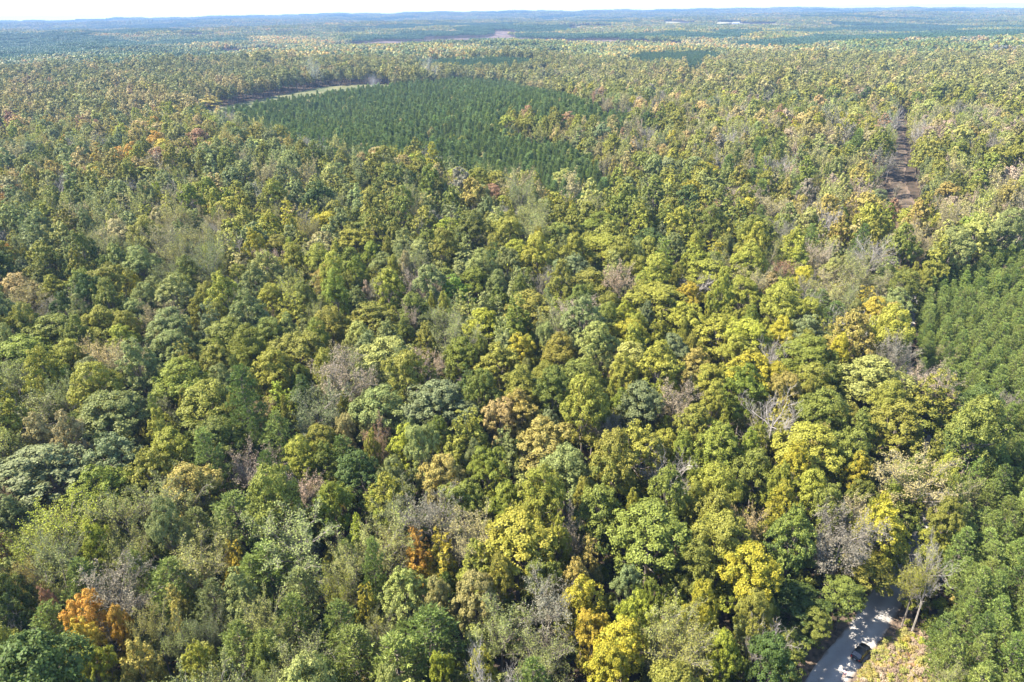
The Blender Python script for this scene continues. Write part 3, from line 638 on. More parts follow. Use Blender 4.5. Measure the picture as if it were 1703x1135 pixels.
def thin(x, y, R, k, cell=14.):
    """greedy spacing: drop a tree that stands within k*(R1+R2) of one kept before"""
    keep = []; grid = {}
    for i in range(len(x)):
        cx, cy_ = int(x[i] // cell), int(y[i] // cell); ok = True
        for a in (-1, 0, 1):
            for b in (-1, 0, 1):
                for j in grid.get((cx + a, cy_ + b), ()):
                    if (x[i] - x[j]) ** 2 + (y[i] - y[j]) ** 2 < (k * (R[i] + R[j])) ** 2: ok = False; break
                if not ok: break
            if not ok: break
        if ok: grid.setdefault((cx, cy_), []).append(i); keep.append(i)
    return np.array(keep)

# main storey near and middle distance
n_try = 110000
ang = rng.uniform(-50, 50, n_try); rad = np.sqrt(rng.uniform(20 ** 2, MIDR ** 2, n_try)); X = np.sin(np.radians(ang)) * rad; Y = np.cos(np.radians(ang)) * rad
Rr = np.clip(rng.normal(4.35, 1.25, n_try), 2.0, 7.2)
ok = allowed_broad(X, Y, Rr); X, Y, Rr = X[ok], Y[ok], Rr[ok]
ok = away_from(X, Y, Rr, hx, hy, hR, .74); X, Y, Rr = X[ok], Y[ok], Rr[ok]
o_ = np.argsort(-Rr + rng.normal(scale=1.3, size=len(Rr))); X, Y, Rr = X[o_], Y[o_], Rr[o_]
k_ = thin(X, Y, Rr, .78); X, Y, Rr = X[k_], Y[k_], Rr[k_]
def emit_broad(X, Y, Rr, layer, rng, hscale=1.):
    px, py, s = project(X, Y, terrain(X, Y) + 13); cs = choose_cols(px, py, rng, X, Y); u = rng.uniform(size=len(X))
    for i in range(len(X)):
        c = cs[i]
        if math.hypot(X[i], Y[i]) < 80: Rr[i] = min(Rr[i], 4.6)
        H = (14.5 + 2.0 * Rr[i] + rng.normal(scale=2.6)) * hscale; R = Rr[i]
        if c == 'pi': kind = 'pine'; H *= 1.02; R = min(R, 4.2)
        elif u[i] < SPARSE_P.get(c, 0): kind = 'sparse'; R *= .95
        else: kind = 'broad_tall' if rng.uniform() < .22 else 'broad_wide'
        if kind == 'sparse' and rng.uniform() < .12: kind = 'bare'
        add_tree(X[i], Y[i], R, H, kind, c, layer=layer)
emit_broad(X, Y, Rr, 1, rng)
# lower storey trees filling the gaps
AX = np.array([t['x'] for t in trees]); AY = np.array([t['y'] for t in trees])
gx, gy = jgrid(-520, 560, 25, 620, 5.2, .45, rng); R2 = rng.uniform(1.7, 2.9, len(gx)); ok = allowed_broad(gx, gy, R2) & (np.hypot(gx, gy) < 420)
gx, gy, R2 = gx[ok], gy[ok], R2[ok]
cell = {}
for i in range(len(AX)): cell.setdefault((int(AX[i] // 12), int(AY[i] // 12)), []).append(i)
AR = np.array([t['R'] for t in trees]); kk = []
for i in range(len(gx)):
    cx, cy_ = int(gx[i] // 12), int(gy[i] // 12); good = True
    for a in (-1, 0, 1):
        for b in (-1, 0, 1):
            for j in cell.get((cx + a, cy_ + b), ()):
                if (gx[i] - AX[j]) ** 2 + (gy[i] - AY[j]) ** 2 < (AR[j] * .8) ** 2: good = False
    if good: kk.append(i)
emit_broad(gx[kk], gy[kk], R2[kk] * .95, 2, rng, .62)
# farther broadleaf forest on a jittered grid
fx, fy = jgrid(-1900, 1900, 100, FARR + 60, 8.9, .46, rng); r_ = np.hypot(fx, fy); R3 = np.clip(rng.normal(5.0, 1.5, len(fx)), 2.6, 8.5)
m_ = rng.uniform(size=len(fx)) > .09; fx, fy, r_, R3 = fx[m_], fy[m_], r_[m_], R3[m_]
ok = (r_ >= MIDR) & (r_ < FARR) & allowed_broad(fx, fy, R3); fx, fy, R3 = fx[ok], fy[ok], R3[ok]
emit_broad(fx, fy, R3, 3, rng)
# pines: plantation on the right (planted rows) and the middle plantation
row_ang = math.radians(62)
PN = []
ux, uy = math.cos(row_ang), math.sin(row_ang); vx, vy = -uy, ux
for ri in range(-100, 100):
    for ci in range(-110, 110):
        x = 190 + ri * 3.9 * vx + ci * 3.4 * ux; y = 140 + ri * 3.9 * vy + ci * 3.4 * uy; PN.append((x + rng.uniform(-.8, .8), y + rng.uniform(-.8, .8), ri, ci))
PN = np.array(PN); ok = in_poly(PN[:, 0], PN[:, 1], PINE_NEAR) & (PN[:, 1] > 18) & (np.abs(np.degrees(np.arctan2(PN[:, 0], PN[:, 1]))) < 62) & (dist_poly(PN[:, 0], PN[:, 1], ROADC) > np.where(np.hypot(PN[:, 0], PN[:, 1]) < 125, 4.5, 2.3))
PN = PN[ok]
ok = away_from(PN[:, 0], PN[:, 1], np.full(len(PN), 2.2), hx, hy, hR, .72); PN = PN[ok]
for x, y, ri, ci in PN:
    if rng.uniform() < .035: add_tree(x, y, rng.uniform(1.8, 2.8), 14, 'sparse', rng.choice(['gy', 'pk', 'ty']), layer=1); continue
    c = 'pb' if rng.uniform() < .62 else 'pi'
    add_tree(x, y, rng.uniform(1.8, 2.75), rng.uniform(12.5, 17.5), 'pine', c, layer=4, row=(int(ri), int(ci)))
mx0 = min(p[0] for p in PINE_MID); mx1 = max(p[0] for p in PINE_MID); my0 = min(p[1] for p in PINE_MID); my1 = max(p[1] for p in PINE_MID)
gx, gy = jgrid(mx0, mx1, my0, my1, 4.9, .38, rng); ok = in_poly(gx, gy, PINE_MID); gx, gy = gx[ok], gy[ok]
ok = away_from(gx, gy, np.full(len(gx), 1.8), hx, hy, hR, .7); gx, gy = gx[ok], gy[ok]
for x, y in zip(gx, gy):
    if rng.uniform() < .02: add_tree(x, y, rng.uniform(2, 4), 15, 'broad_wide', rng.choice(['yo', 'to', 'py', 'ty']), layer=3); continue
    if math.sin(x / 37 + 1.3 * math.sin(y / 61)) * math.sin(y / 49 + x / 83) > .72 and rng.uniform() < .75: continue
    add_tree(x, y, rng.uniform(2.1, 3.2), rng.uniform(12.0, 18.0), 'pine_cone' if rng.uniform() < .55 else 'pine', 'pd' if rng.uniform() < .78 else 'pi', layer=5)
for poly in PINE_FAR[:2]:
    a = np.array(poly); gx, gy = jgrid(a[:, 0].min(), a[:, 0].max(), a[:, 1].min(), a[:, 1].max(), 6.0, .3, rng); ok = in_poly(gx, gy, poly) & (np.hypot(gx, gy) < FARR + 500)
    for x, y in zip(gx[ok], gy[ok]): add_tree(x, y, rng.uniform(2.6, 3.4), rng.uniform(13, 17), 'pine', 'pm', layer=5)
print('trees', len(trees), 'heroes', n_hero)

OPEN_PX = [(1432, 1083), (1418, 1098), (1446, 1070), (1400, 1112), (1375, 1128), (1350, 1133), (1403, 1122), (1440, 1050), (1455, 1030), (1462, 1012), (1480, 1015), (1475, 1035), (1460, 1060), (1420, 1125),
           (1532, 893), (1528, 908), (1538, 880), (1500, 1090), (1530, 1085), (1480, 1110), (1520, 1120), (1492, 222), (1490, 240), (1488, 262), (1484, 290), (1486, 315), (1492, 330), (1500, 340), (1415, 1060), (1390, 1085), (1510, 1060)]
def blocks(t):
    if t['hero'] and not (t['x'] < 75 and t['y'] < 100): return False
    z0 = T(t['x'], t['y'])
    for f, k in ((.72, .92), (.5, .75), (.9, .5)):
        a, b, s_ = project(t['x'], t['y'], z0 + t['H'] * f); r_ = t['R'] * float(s_) * k
        for (u, w) in OPEN_PX:
            if (a - u) ** 2 + (b - w) ** 2 < r_ * r_: return True
    return False
trees = [t for t in trees if not (t['x'] > 30 and blocks(t))]
SUNNY = [at(1455, 1110), at(1490, 1085), at(1520, 1075), at(1500, 1120), at(1545, 1100), at(1420, 1130)]
sd_ = np.array([-math.sin(SUN_AZ), -math.cos(SUN_AZ)]); tan_ = math.tan(SUN_EL); kept = []
for t in trees:
    drop = False
    if math.hypot(t['x'] - 60, t['y'] - 80) < 40 and t['kind'] != 'pine':
        for q in SUNNY:
            v_ = np.array(q) - np.array([t['x'], t['y']]); L_ = float(v_ @ sd_); off = abs(float(v_[0] * sd_[1] - v_[1] * sd_[0]))
            if L_ > 0 and off < t['R'] * .9 and t['H'] / tan_ + t['R'] * .4 > L_:
                hn = (L_ - t['R'] * .4) * tan_
                if hn < 7.5 and not t['hero']: drop = True
                t['H'] = max(hn, 7.5)
    if not drop: kept.append(t)
trees = kept
# ------------------------------------------------------------------ setting: ground, road, fields
def link(o, parent=None):
    sc.collection.objects.link(o)
    if parent is not None: o.parent = parent
    return o
def mesh_obj(name, me, parent=None, **props):
    o = bpy.data.objects.new(name, me)
    for k, v in props.items(): o[k] = v
    return link(o, parent)
rings = np.r_[0.5, 8 * 1.055 ** np.arange(0, 142)]; rings = rings[rings < 16000]; na = 240
A = np.linspace(0, 2 * math.pi, na, endpoint=False)
gx = rings[:, None] * np.sin(A)[None]; gy = rings[:, None] * np.cos(A)[None]; gz = terrain(gx, gy)
V = np.stack([gx, gy, gz], -1).reshape(-1, 3); Fq = []
for i in range(len(rings) - 1):
    j = np.arange(na); j2 = (j + 1) % na; Fq.append(np.stack([i * na + j, i * na + j2, (i + 1) * na + j2, (i + 1) * na + j], 1)[:, ::-1])
mesh_obj('ground', quad_mesh('ground', V, [M_GROUND], faces=np.concatenate(Fq), smooth_=True), kind='structure')
def ribbon(name, C, width, lift, mat, wob=0., nacross=6):
    C = np.asarray(C); d = np.gradient(C, axis=0); n = unit(np.stack([d[:, 1], -d[:, 0]], 1)); rg = np.random.default_rng(5)
    W = width if np.ndim(width) else np.full(len(C), float(width)); L = np.r_[0, np.cumsum(np.linalg.norm(np.diff(C, axis=0), axis=1))]
    a = rg.normal(scale=wob, size=(len(C), 2)); rows = []
    for k in range(nacross + 1):
        t = k / nacross; off = (t - .5) * W + a[:, 0] * (1 - t) + a[:, 1] * t; p = C + n * off[:, None]
        z = terrain(p[:, 0], p[:, 1]) + lift + np.where(np.hypot(p[:, 0], p[:, 1]) > 180, .3, 0) + .06 * math.sin(math.pi * t); rows.append(np.stack([p[:, 0], p[:, 1], z], 1))
    V = np.stack(rows, 1); m = len(C); k1 = nacross + 1; I = np.arange(m * k1).reshape(m, k1)
    Fc = np.stack([I[:-1, :-1], I[:-1, 1:], I[1:, 1:], I[1:, :-1]], -1).reshape(-1, 4)[:, ::-1]
    uvv = np.stack([np.broadcast_to(np.arange(k1) / nacross, (m, k1)), np.broadcast_to(L[:, None] / 5, (m, k1))], -1).reshape(-1, 2)
    return mesh_obj(name, quad_mesh(name, V.reshape(-1, 3), [mat], faces=Fc, uv=uvv[Fc.reshape(-1)], smooth_=True), kind='structure')
dC = np.hypot(ROADC[:, 0], ROADC[:, 1]); W_road = np.where(dC < 200, 5.7, 5.0)
ribbon('road_shoulder', ROADC, W_road + 4.2, .012, M_SHOULDER, .45)
cut = int(np.argmax(dC > 300))
ribbon('gravel_road', ROADC[:cut + 1], W_road[:cut + 1], .045, M_GRAVEL, .12); ribbon('dirt_track', ROADC[cut:], 7.0, .05, M_TRACK, .5)
def sheet(name, poly, lift, mat, n=26):
    P = np.array(poly); 
    if ((P[:, 0] * np.roll(P[:, 1], -1) - np.roll(P[:, 0], -1) * P[:, 1]).sum()) < 0: P = P[::-1]
    # fine grid cells inside the polygon, draped on the ground
    x0, x1, y0, y1 = P[:, 0].min(), P[:, 0].max(), P[:, 1].min(), P[:, 1].max(); nx = 160; sx = (x1 - x0) / nx; ny = max(4, int((y1 - y0) / sx)); ny = min(ny, 160); sy = (y1 - y0) / ny
    gx, gy = np.meshgrid(x0 + (np.arange(nx) + .5) * sx, y0 + (np.arange(ny) + .5) * sy); m = in_poly(gx, gy, P.tolist())
    IX, IY = np.meshgrid(np.arange(nx + 1), np.arange(ny + 1)); vx_ = x0 + IX * sx; vy_ = y0 + IY * sy; V = np.stack([vx_, vy_, terrain(vx_, vy_) + lift], -1).reshape(-1, 3)
    I = np.arange((nx + 1) * (ny + 1)).reshape(ny + 1, nx + 1); Fc = np.stack([I[:-1, :-1], I[:-1, 1:], I[1:, 1:], I[1:, :-1]], -1)[m]
    used = np.unique(Fc); rm = np.full(len(V), -1); rm[used] = np.arange(len(used))
    return mesh_obj(name, quad_mesh(name, V[used], [mat], faces=rm[Fc], smooth_=True), kind='structure')
sheet('meadow', CLEARING, .8, M_GRASSY)
for (nm, mt, _), pl in zip(FIELDS, FIELD_POLY): sheet(nm, pl, 2.0, mt)
sheet('brush_clearing_ground', BRUSH_POLY, .02, M_BRUSH)

# ------------------------------------------------------------------ which trees are things of their own, which are forest mass
PRI = {'broad_wide': 'broadleaf_tree', 'broad_tall': 'broadleaf_tree', 'sparse': 'thin_crowned_tree', 'bare': 'bare_tree', 'pine': 'pine_tree', 'pine_cone': 'pine_tree'}
for (qx, qy, off, R_, H_, c_) in ((1474, 975, -3.6, 4.6, 12.5, 'ol'), (1502, 938, 3.8, 3.8, 12, 'yg'), (1512, 925, -3.4, 4.2, 13, 'dg'), (1464, 1012, -3.3, 4.9, 11.5, 'ol'), (1480, 1000, 3.5, 3.4, 10, 'yg')):      # verge trees whose crowns hang over the road
    gx_, gy_ = att(qx, qy); j = int(np.argmin(np.hypot(ROADC[:, 0] - gx_, ROADC[:, 1] - gy_))); d_ = ROADC[j + 1] - ROADC[j - 1]; d_ = d_ / np.linalg.norm(d_)
    p_ = ROADC[j] + np.array([d_[1], -d_[0]]) * off; add_tree(float(p_[0]), float(p_[1]), R_, H_, 'broad_wide', c_, True)
X = np.array([t['x'] for t in trees]); Y = np.array([t['y'] for t in trees]); Hh = np.array([t['H'] for t in trees]); RR = np.array([t['R'] for t in trees])
Z = terrain(X, Y); PX, PY, S = project(X, Y, Z + Hh * .68); D = np.hypot(X, Y)
wpx = RR * 2 * S
vis = (PX > -10) & (PX < 1713) & (PY > -5) & (PY < 1150 )
kinds = np.array([PRI[t['kind']] for t in trees]); layer = np.array([t['layer'] for t in trees])
single = np.zeros(len(trees), bool)
for k in set(kinds):
    m = np.where((kinds == k) & vis & (layer != 2) & (D < 420))[0]
    score = wpx[m] + np.array([1000 * (trees[i]['hero']) for i in m]) * (wpx[m] > 26)
    lim = 290 if k != 'thin_crowned_tree' else 220
    single[m[np.argsort(-score)][:lim]] = True
for i in range(len(trees)):
    if single[i] and trees[i]['hero'] is False and D[i] > 330: single[i] = False

def form_list(kind, lod):
    if kind == 'bare': return FORMS['bare_0'] if lod < 2 else FORMS['sparse_2']
    return FORMS['%s_%d' % (kind, lod)]
SCR = {'broad_wide': 5.0, 'broad_tall': 3.9, 'sparse': 4.9, 'bare': 4.9, 'pine': 3.1, 'pine_cone': 3.3}
# --- individual trees
roots = []
for i in np.where(single)[0]:
    t = trees[i]; fl = form_list(t['kind'], 0); f = fl[int(rng.integers(len(fl)))]
    r = bpy.data.objects.new(kinds[i], None); r.empty_display_size = 1; link(r)
    r.location = (t['x'], t['y'], Z[i] - .05); r.rotation_euler = (rng.normal(scale=.02), rng.normal(scale=.02), t['rot'])
    sxy = t['R'] / SCR[t['kind']]; r.scale = (sxy * rng.uniform(.93, 1.07), sxy * rng.uniform(.93, 1.07), t['H'] / 18)
    c = bpy.data.objects.new('crown', f['crown']); link(c, r); tk = bpy.data.objects.new('trunk', f['trunk']); link(tk, r)
    c1 = jit(BASE.get(t['c'], t['c']), rng); c2 = jit(SECOND[t['c']], rng) if (rng.uniform() < .6 or t['c'] in BASE) else jit(t['c'], rng)
    c['tint'] = [float(q) for q in c1]; c['tint2'] = [float(q) for q in c2]
    r['category'] = kinds[i].replace('_', ' '); roots.append((i, r))
# --- the rest as forest masses
def scatter(name, P, rot, scl, idx, t1, t2, kind='stuff'):
    n = len(P); me = bpy.data.meshes.new(name); me.vertices.add(n); me.vertices.foreach_set('co', np.ascontiguousarray(P, np.float32).ravel())
    def at_(nm, typ, arr, key='vector'):
        a = me.attributes.new(nm, typ, 'POINT'); a.data.foreach_set(key, np.ascontiguousarray(arr).ravel())
    at_('rot', 'FLOAT_VECTOR', np.stack([np.zeros(n), np.zeros(n), rot], 1).astype(np.float32)); at_('scl', 'FLOAT_VECTOR', scl.astype(np.float32))
    at_('idx', 'INT', idx.astype(np.int32), 'value'); at_('tint', 'FLOAT_VECTOR', t1.astype(np.float32)); at_('tint2', 'FLOAT_VECTOR', t2.astype(np.float32))
    o = mesh_obj(name, me, kind=kind)
    g = bpy.data.node_groups.new(name + '_scatter', 'GeometryNodeTree')
    g.interface.new_socket('Geometry', in_out='INPUT', socket_type='NodeSocketGeometry'); g.interface.new_socket('Geometry', in_out='OUTPUT', socket_type='NodeSocketGeometry')
    gi = g.nodes.new('NodeGroupInput'); go = g.nodes.new('NodeGroupOutput'); ip = g.nodes.new('GeometryNodeInstanceOnPoints'); ci = g.nodes.new('GeometryNodeCollectionInfo')
    ci.inputs['Collection'].default_value = src_col; ci.inputs['Separate Children'].default_value = True; ci.inputs['Reset Children'].default_value = True
    ip.inputs['Pick Instance'].default_value = True
    def na_(nm, typ):
        a = g.nodes.new('GeometryNodeInputNamedAttribute'); a.data_type = typ; a.inputs['Name'].default_value = nm; return [q for q in a.outputs if q.enabled][0]
    e2r = g.nodes.new('FunctionNodeEulerToRotation')
    g.links.new(gi.outputs[0], ip.inputs['Points']); g.links.new(ci.outputs[0], ip.inputs['Instance']); g.links.new(na_('idx', 'INT'), ip.inputs['Instance Index'])
    g.links.new(na_('rot', 'FLOAT_VECTOR'), e2r.inputs[0]); g.links.new(e2r.outputs[0], ip.inputs['Rotation']); g.links.new(na_('scl', 'FLOAT_VECTOR'), ip.inputs['Scale'])
    g.links.new(ip.outputs[0], go.inputs[0])
    md = o.modifiers.new('scatter', 'NODES'); md.node_group = g
    return o
rest = np.where(~single)[0]
lod = np.where(D < NEARR, 0, np.where(D < MIDR * .9, 1, 2))
def emit_mass(name, ids):
    n = len(ids); idx = np.zeros(n, int); t1 = np.zeros((n, 3)); t2 = np.zeros((n, 3)); scl = np.zeros((n, 3))
    for q, i in enumerate(ids):
        t = trees[i]; lv = int(lod[i]); lv = 1 if t['kind'] in ('pine_cone', 'pine') and t['layer'] == 5 and D[i] < 1300 else lv; lv = max(lv, 1) if t['layer'] == 2 else lv
        fl = form_list(t['kind'], lv); idx[q] = fl[int(rng.integers(len(fl)))]['idx']
        t1[q] = jit(BASE.get(t['c'], t['c']), rng); t2[q] = jit(SECOND[t['c']], rng) if (rng.uniform() < .7 or t['c'] in BASE) else jit(t['c'], rng)
        s = t['R'] / SCR[t['kind']]; scl[q] = (s * rng.uniform(.92, 1.08), s * rng.uniform(.92, 1.08), t['H'] / 18)
    fm = smooth(350, 900, D[ids])[:, None] * .42 * (np.array([trees[i]['layer'] for i in ids]) == 3)[:, None]; avg = np.array([.262, .240, .092])
    t1 = t1 * (1 - fm) + avg * fm; t2 = t2 * (1 - fm) + avg * fm
    P = np.stack([X[ids], Y[ids], Z[ids] - .05], 1); rot = np.array([trees[i]['rot'] for i in ids])
    return scatter(name, P, rot, scl, idx, t1, t2)
emit_mass('broadleaf_woodland', rest[(kinds[rest] == 'broadleaf_tree')])
emit_mass('thin_crowned_woodland', rest[(kinds[rest] == 'thin_crowned_tree')])
b_ids = rest[kinds[rest] == 'bare_tree']
if len(b_ids): emit_mass('bare_woodland', b_ids)
emit_mass('pine_woodland', rest[kinds[rest] == 'pine_tree'])

# --- undergrowth
ux_, uy_ = jgrid(-330, 360, 20, 420, 3.1, .5, rng); dr = dist_poly(ux_, uy_, ROADC); d0 = np.hypot(ux_, uy_)
ok = view_mask(ux_, uy_) & (dr > 4.2 + 1.2 * (d0 > 300)) & (d0 < 400) & ~in_poly(ux_, uy_, BRUSH_POLY) & (np.hypot(ux_ - DARK_HOLE[0], uy_ - DARK_HOLE[1]) > 4)
for gx_, gy_ in GAPS: ok &= np.hypot(ux_ - gx_, uy_ - gy_) > 3.2
ok = ok; ux_, uy_ = ux_[ok], uy_[ok]; dr = dr[ok]
n = len(ux_); idx = np.array([FORMS['shrub'][k]['idx'] for k in rng.integers(0, 3, n)]); cs = rng.choice(['dg', 'ol', 'gn', 'yg', 'gg', 'to'], n, p=[.3, .25, .2, .1, .1, .05])
s = rng.uniform(.45, 1.15, n) * np.where(dr < 7, .6, 1)
scatter('undergrowth', np.stack([ux_, uy_, terrain(ux_, uy_)], 1), rng.uniform(0, 6.28, n), np.stack([s, s, s * rng.uniform(.7, 1.5, n)], 1), idx, np.array([jit(c, rng) for c in cs]), np.array([jit(SECOND[c], rng) for c in cs]))
bx = rng.uniform(40, 90, 14000); by = rng.uniform(60, 110, 14000); ok = in_poly(bx, by, BRUSH_POLY); bx, by = bx[ok][:2600], by[ok][:2600]; n = len(bx)
cs = rng.choice(['pk', 'ot', 'ty', 'yg', 'to', 'oy', 'rs', 'py'], n, p=[.40, .04, .26, .03, .16, .03, .03, .05]); s = np.where(rng.uniform(size=n) < .12, rng.uniform(.4, .65, n), rng.uniform(.14, .32, n))
idx = np.array([FORMS['shrub'][k]['idx'] for k in rng.integers(0, 3, n)])
scatter('dry_brush', np.stack([bx, by, terrain(bx, by)], 1), rng.uniform(0, 6.28, n), np.stack([s, s, s * .8], 1), idx, np.array([jit(c, rng) for c in cs]), np.array([jit(SECOND[c], rng) for c in cs]))

# --- forest beyond 1.5 km, in stands
Pp, sc_, id_, a1, a2 = [], [], [], [], []
r = FARR - 20
while r < 12800:
    st = PATCH * (1 if r < 6000 else 1.45); m = int(math.radians(100) * r / st)
    az = np.radians(-50) + (np.arange(m) + rng.uniform(-.1, .1, m)) * math.radians(100) / m; x = np.sin(az) * r; y = np.cos(az) * r
    Pp.append(np.stack([x, y, np.full(m, st / PATCH)], 1)); r += st * .93
Pp = np.concatenate(Pp); x, y, k = Pp.T
ok = np.ones(len(x), bool)
isp = np.zeros(len(x), bool)
for p in PINE_FAR: isp |= in_poly(x, y, p)
for p in PINE_FAR[:2]: ok &= ~(in_poly(x, y, p) & (np.hypot(x, y) < FARR + 500))
for h in HOUSES: ok &= ~((np.hypot(x - h[0], y - h[1]) < 75) | ((np.abs(x - h[0] * y / h[1]) < 45) & (y < h[1]) & (y > h[1] - 330)))
for p in FIELD_POLY:
    for a in (0, 1, 2, 3):
        ok &= ~in_poly(x + 26 * math.cos(a * 1.57), y + 26 * math.sin(a * 1.57), p)
isp |= (np.sin(x / 310. + 1.7 * np.sin(y / 800.)) * np.sin(y / 420. + 2) > .55) & (np.hypot(x, y) > 2600)
x, y, k, isp = x[ok], y[ok], k[ok], isp[ok]; n = len(x)
px, py, s_ = project(x, y, terrain(x, y) + 14); cs = choose_cols(px, py, rng, x / 6, y / 9); cs2 = choose_cols(px, py, rng, x / 6 + 5, y / 9)
idx = np.where(isp, np.array([f['idx'] for f in FORMS['patch_pine']])[rng.integers(0, 2, n)], np.array([f['idx'] for f in FORMS['patch']])[rng.integers(0, 4, n)])
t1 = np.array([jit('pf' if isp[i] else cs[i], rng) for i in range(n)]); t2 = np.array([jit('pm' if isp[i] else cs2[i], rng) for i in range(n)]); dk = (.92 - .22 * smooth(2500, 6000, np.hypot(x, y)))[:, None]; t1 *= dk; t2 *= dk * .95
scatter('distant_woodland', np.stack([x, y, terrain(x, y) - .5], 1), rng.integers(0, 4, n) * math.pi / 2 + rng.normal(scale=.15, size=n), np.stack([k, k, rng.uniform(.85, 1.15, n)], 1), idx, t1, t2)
print('far patches', n, 'singles', len(roots))

# ------------------------------------------------------------------ the black car
def box(x0, x1, y0, y1, z0, z1): return [(x0, y0, z0), (x1, y0, z0), (x1, y1, z0), (x0, y1, z0), (x0, y0, z1), (x1, y0, z1), (x1, y1, z1), (x0, y1, z1)]
BOXF = [(0, 3, 2, 1), (4, 5, 6, 7), (0, 1, 5, 4), (1, 2, 6, 5), (2, 3, 7, 6), (3, 0, 4, 7)]
def poly_obj(name, V, Fc, mat, parent=None, bevel=0., subsurf=0, smooth_=True, **props):
    me = bpy.data.meshes.new(name); me.from_pydata([tuple(v) for v in V], [], Fc); me.materials.append(mat); me.update()
    if smooth_: me.polygons.foreach_set('use_smooth', [True] * len(me.polygons))
    o = mesh_obj(name, me, parent, **props)
    if bevel:
        b = o.modifiers.new('bevel', 'BEVEL'); b.width = bevel; b.segments = 3
    if subsurf:
        s_ = o.modifiers.new('sub', 'SUBSURF'); s_.levels = subsurf; s_.render_levels = subsurf
    return o
def loft(name, secs, mat, parent, cap=True, **kw):
    """secs: list of rings (same count) along the body"""
    n = len(secs[0]); V = [p for s_ in secs for p in s_]; Fc = []
    for i in range(len(secs) - 1):
        for j in range(n): Fc.append((i * n + j, i * n + (j + 1) % n, (i + 1) * n + (j + 1) % n, (i + 1) * n + j))
    if cap: Fc.append(tuple(range(n))[::-1]); Fc.append(tuple((len(secs) - 1) * n + j for j in range(n)))
    return poly_obj(name, V, Fc, mat, parent, **kw)
M_PAINT = plain('black_paint', (.004, .005, .006), .30, .4, 0, .3); M_GLASS = plain('dark_glass', (.012, .016, .02), .06, .8)
M_TYRE = plain('tyre_rubber', (.012, .012, .012), .85, .2); M_RIM = plain('alloy_rim', (.45, .45, .46), .3, .5, .9)
M_LAMP = plain('lamp_lens', (.55, .56, .58), .12, .7); M_TAIL = plain('tail_lens', (.30, .01, .01), .15, .7); M_PLATE = plain('number_plate', (.7, .7, .68), .4, .4); M_TRIM = plain('black_trim', (.01, .01, .01), .6, .3)
cx, cyy = at(1432, 1084, .8); ax, ay = at(1446, 1068, .8); bx_, by_ = at(1419, 1099, .8); hd = math.atan2(ay - by_, ax - bx_)
car = bpy.data.objects.new('car', None); link(car); car.location = (cx, cyy, T(cx, cyy) + .05); car.rotation_euler = (0, 0, hd)
car['category'] = 'car'; car['label'] = 'small black car driving away along the pale gravel road between the trees'
def ring(x, hw, z0, z1, tuck=.0, crown_=.04):          # body section at x: half width hw, from sill z0 to shoulder z1
    return [(x, -hw * .92, z0), (x, -hw, z0 + .16), (x, -hw, (z0 + z1) / 2 + .05), (x, -hw * .94, z1 - .03), (x, -hw * .5, z1 + crown_ * .8), (x, 0, z1 + crown_), (x, hw * .5, z1 + crown_ * .8), (x, hw * .94, z1 - .03),
            (x, hw, (z0 + z1) / 2 + .05), (x, hw, z0 + .16), (x, hw * .92, z0)]
body = loft('body', [ring(-2.22, .66, .42, .88), ring(-2.12, .82, .30, .98), ring(-1.7, .90, .26, 1.04), ring(-.8, .92, .24, 1.02), ring(.4, .92, .24, 1.0), ring(1.1, .90, .25, .98), ring(1.7, .88, .27, .92), ring(2.05, .80, .30, .82), ring(2.22, .62, .36, .70)], M_PAINT, car, subsurf=1)
def cab(x, hw, z0, z1, r=.80):
    return [(x, -hw, z0), (x, -hw * (1 + r) / 2, (z0 + z1) / 2), (x, -hw * r, z1 - .05), (x, -hw * r * .8, z1), (x, hw * r * .8, z1), (x, hw * r, z1 - .05), (x, hw * (1 + r) / 2, (z0 + z1) / 2), (x, hw, z0)]
roof = loft('roof', [cab(-1.30, .80, 1.36, 1.44, .88), cab(-.9, .80, 1.38, 1.50, .86), cab(-.2, .80, 1.40, 1.53, .86), cab(.25, .78, 1.38, 1.47, .86)], M_PAINT, car, subsurf=1)
def slab(name, P, th, mat, parent, **kw):
    P = [Vector(p) for p in P]; nrm = (P[1] - P[0]).cross(P[2] - P[0]).normalized() * th; V = P + [p + nrm for p in P]; n = len(P)
    return poly_obj(name, V, [tuple(range(n))[::-1], tuple(range(n, 2 * n))] + [(i, (i + 1) % n, (i + 1) % n + n, i + n) for i in range(n)], mat, parent, smooth_=False, **kw)
slab('windscreen', [(1.02, -.76, .98), (1.02, .76, .98), (.24, .64, 1.45), (.24, -.64, 1.45)], .02, M_GLASS, car)
slab('rear_window', [(-1.88, .74, 1.02), (-1.88, -.74, 1.02), (-1.28, -.64, 1.44), (-1.28, .64, 1.44)], .02, M_GLASS, car)
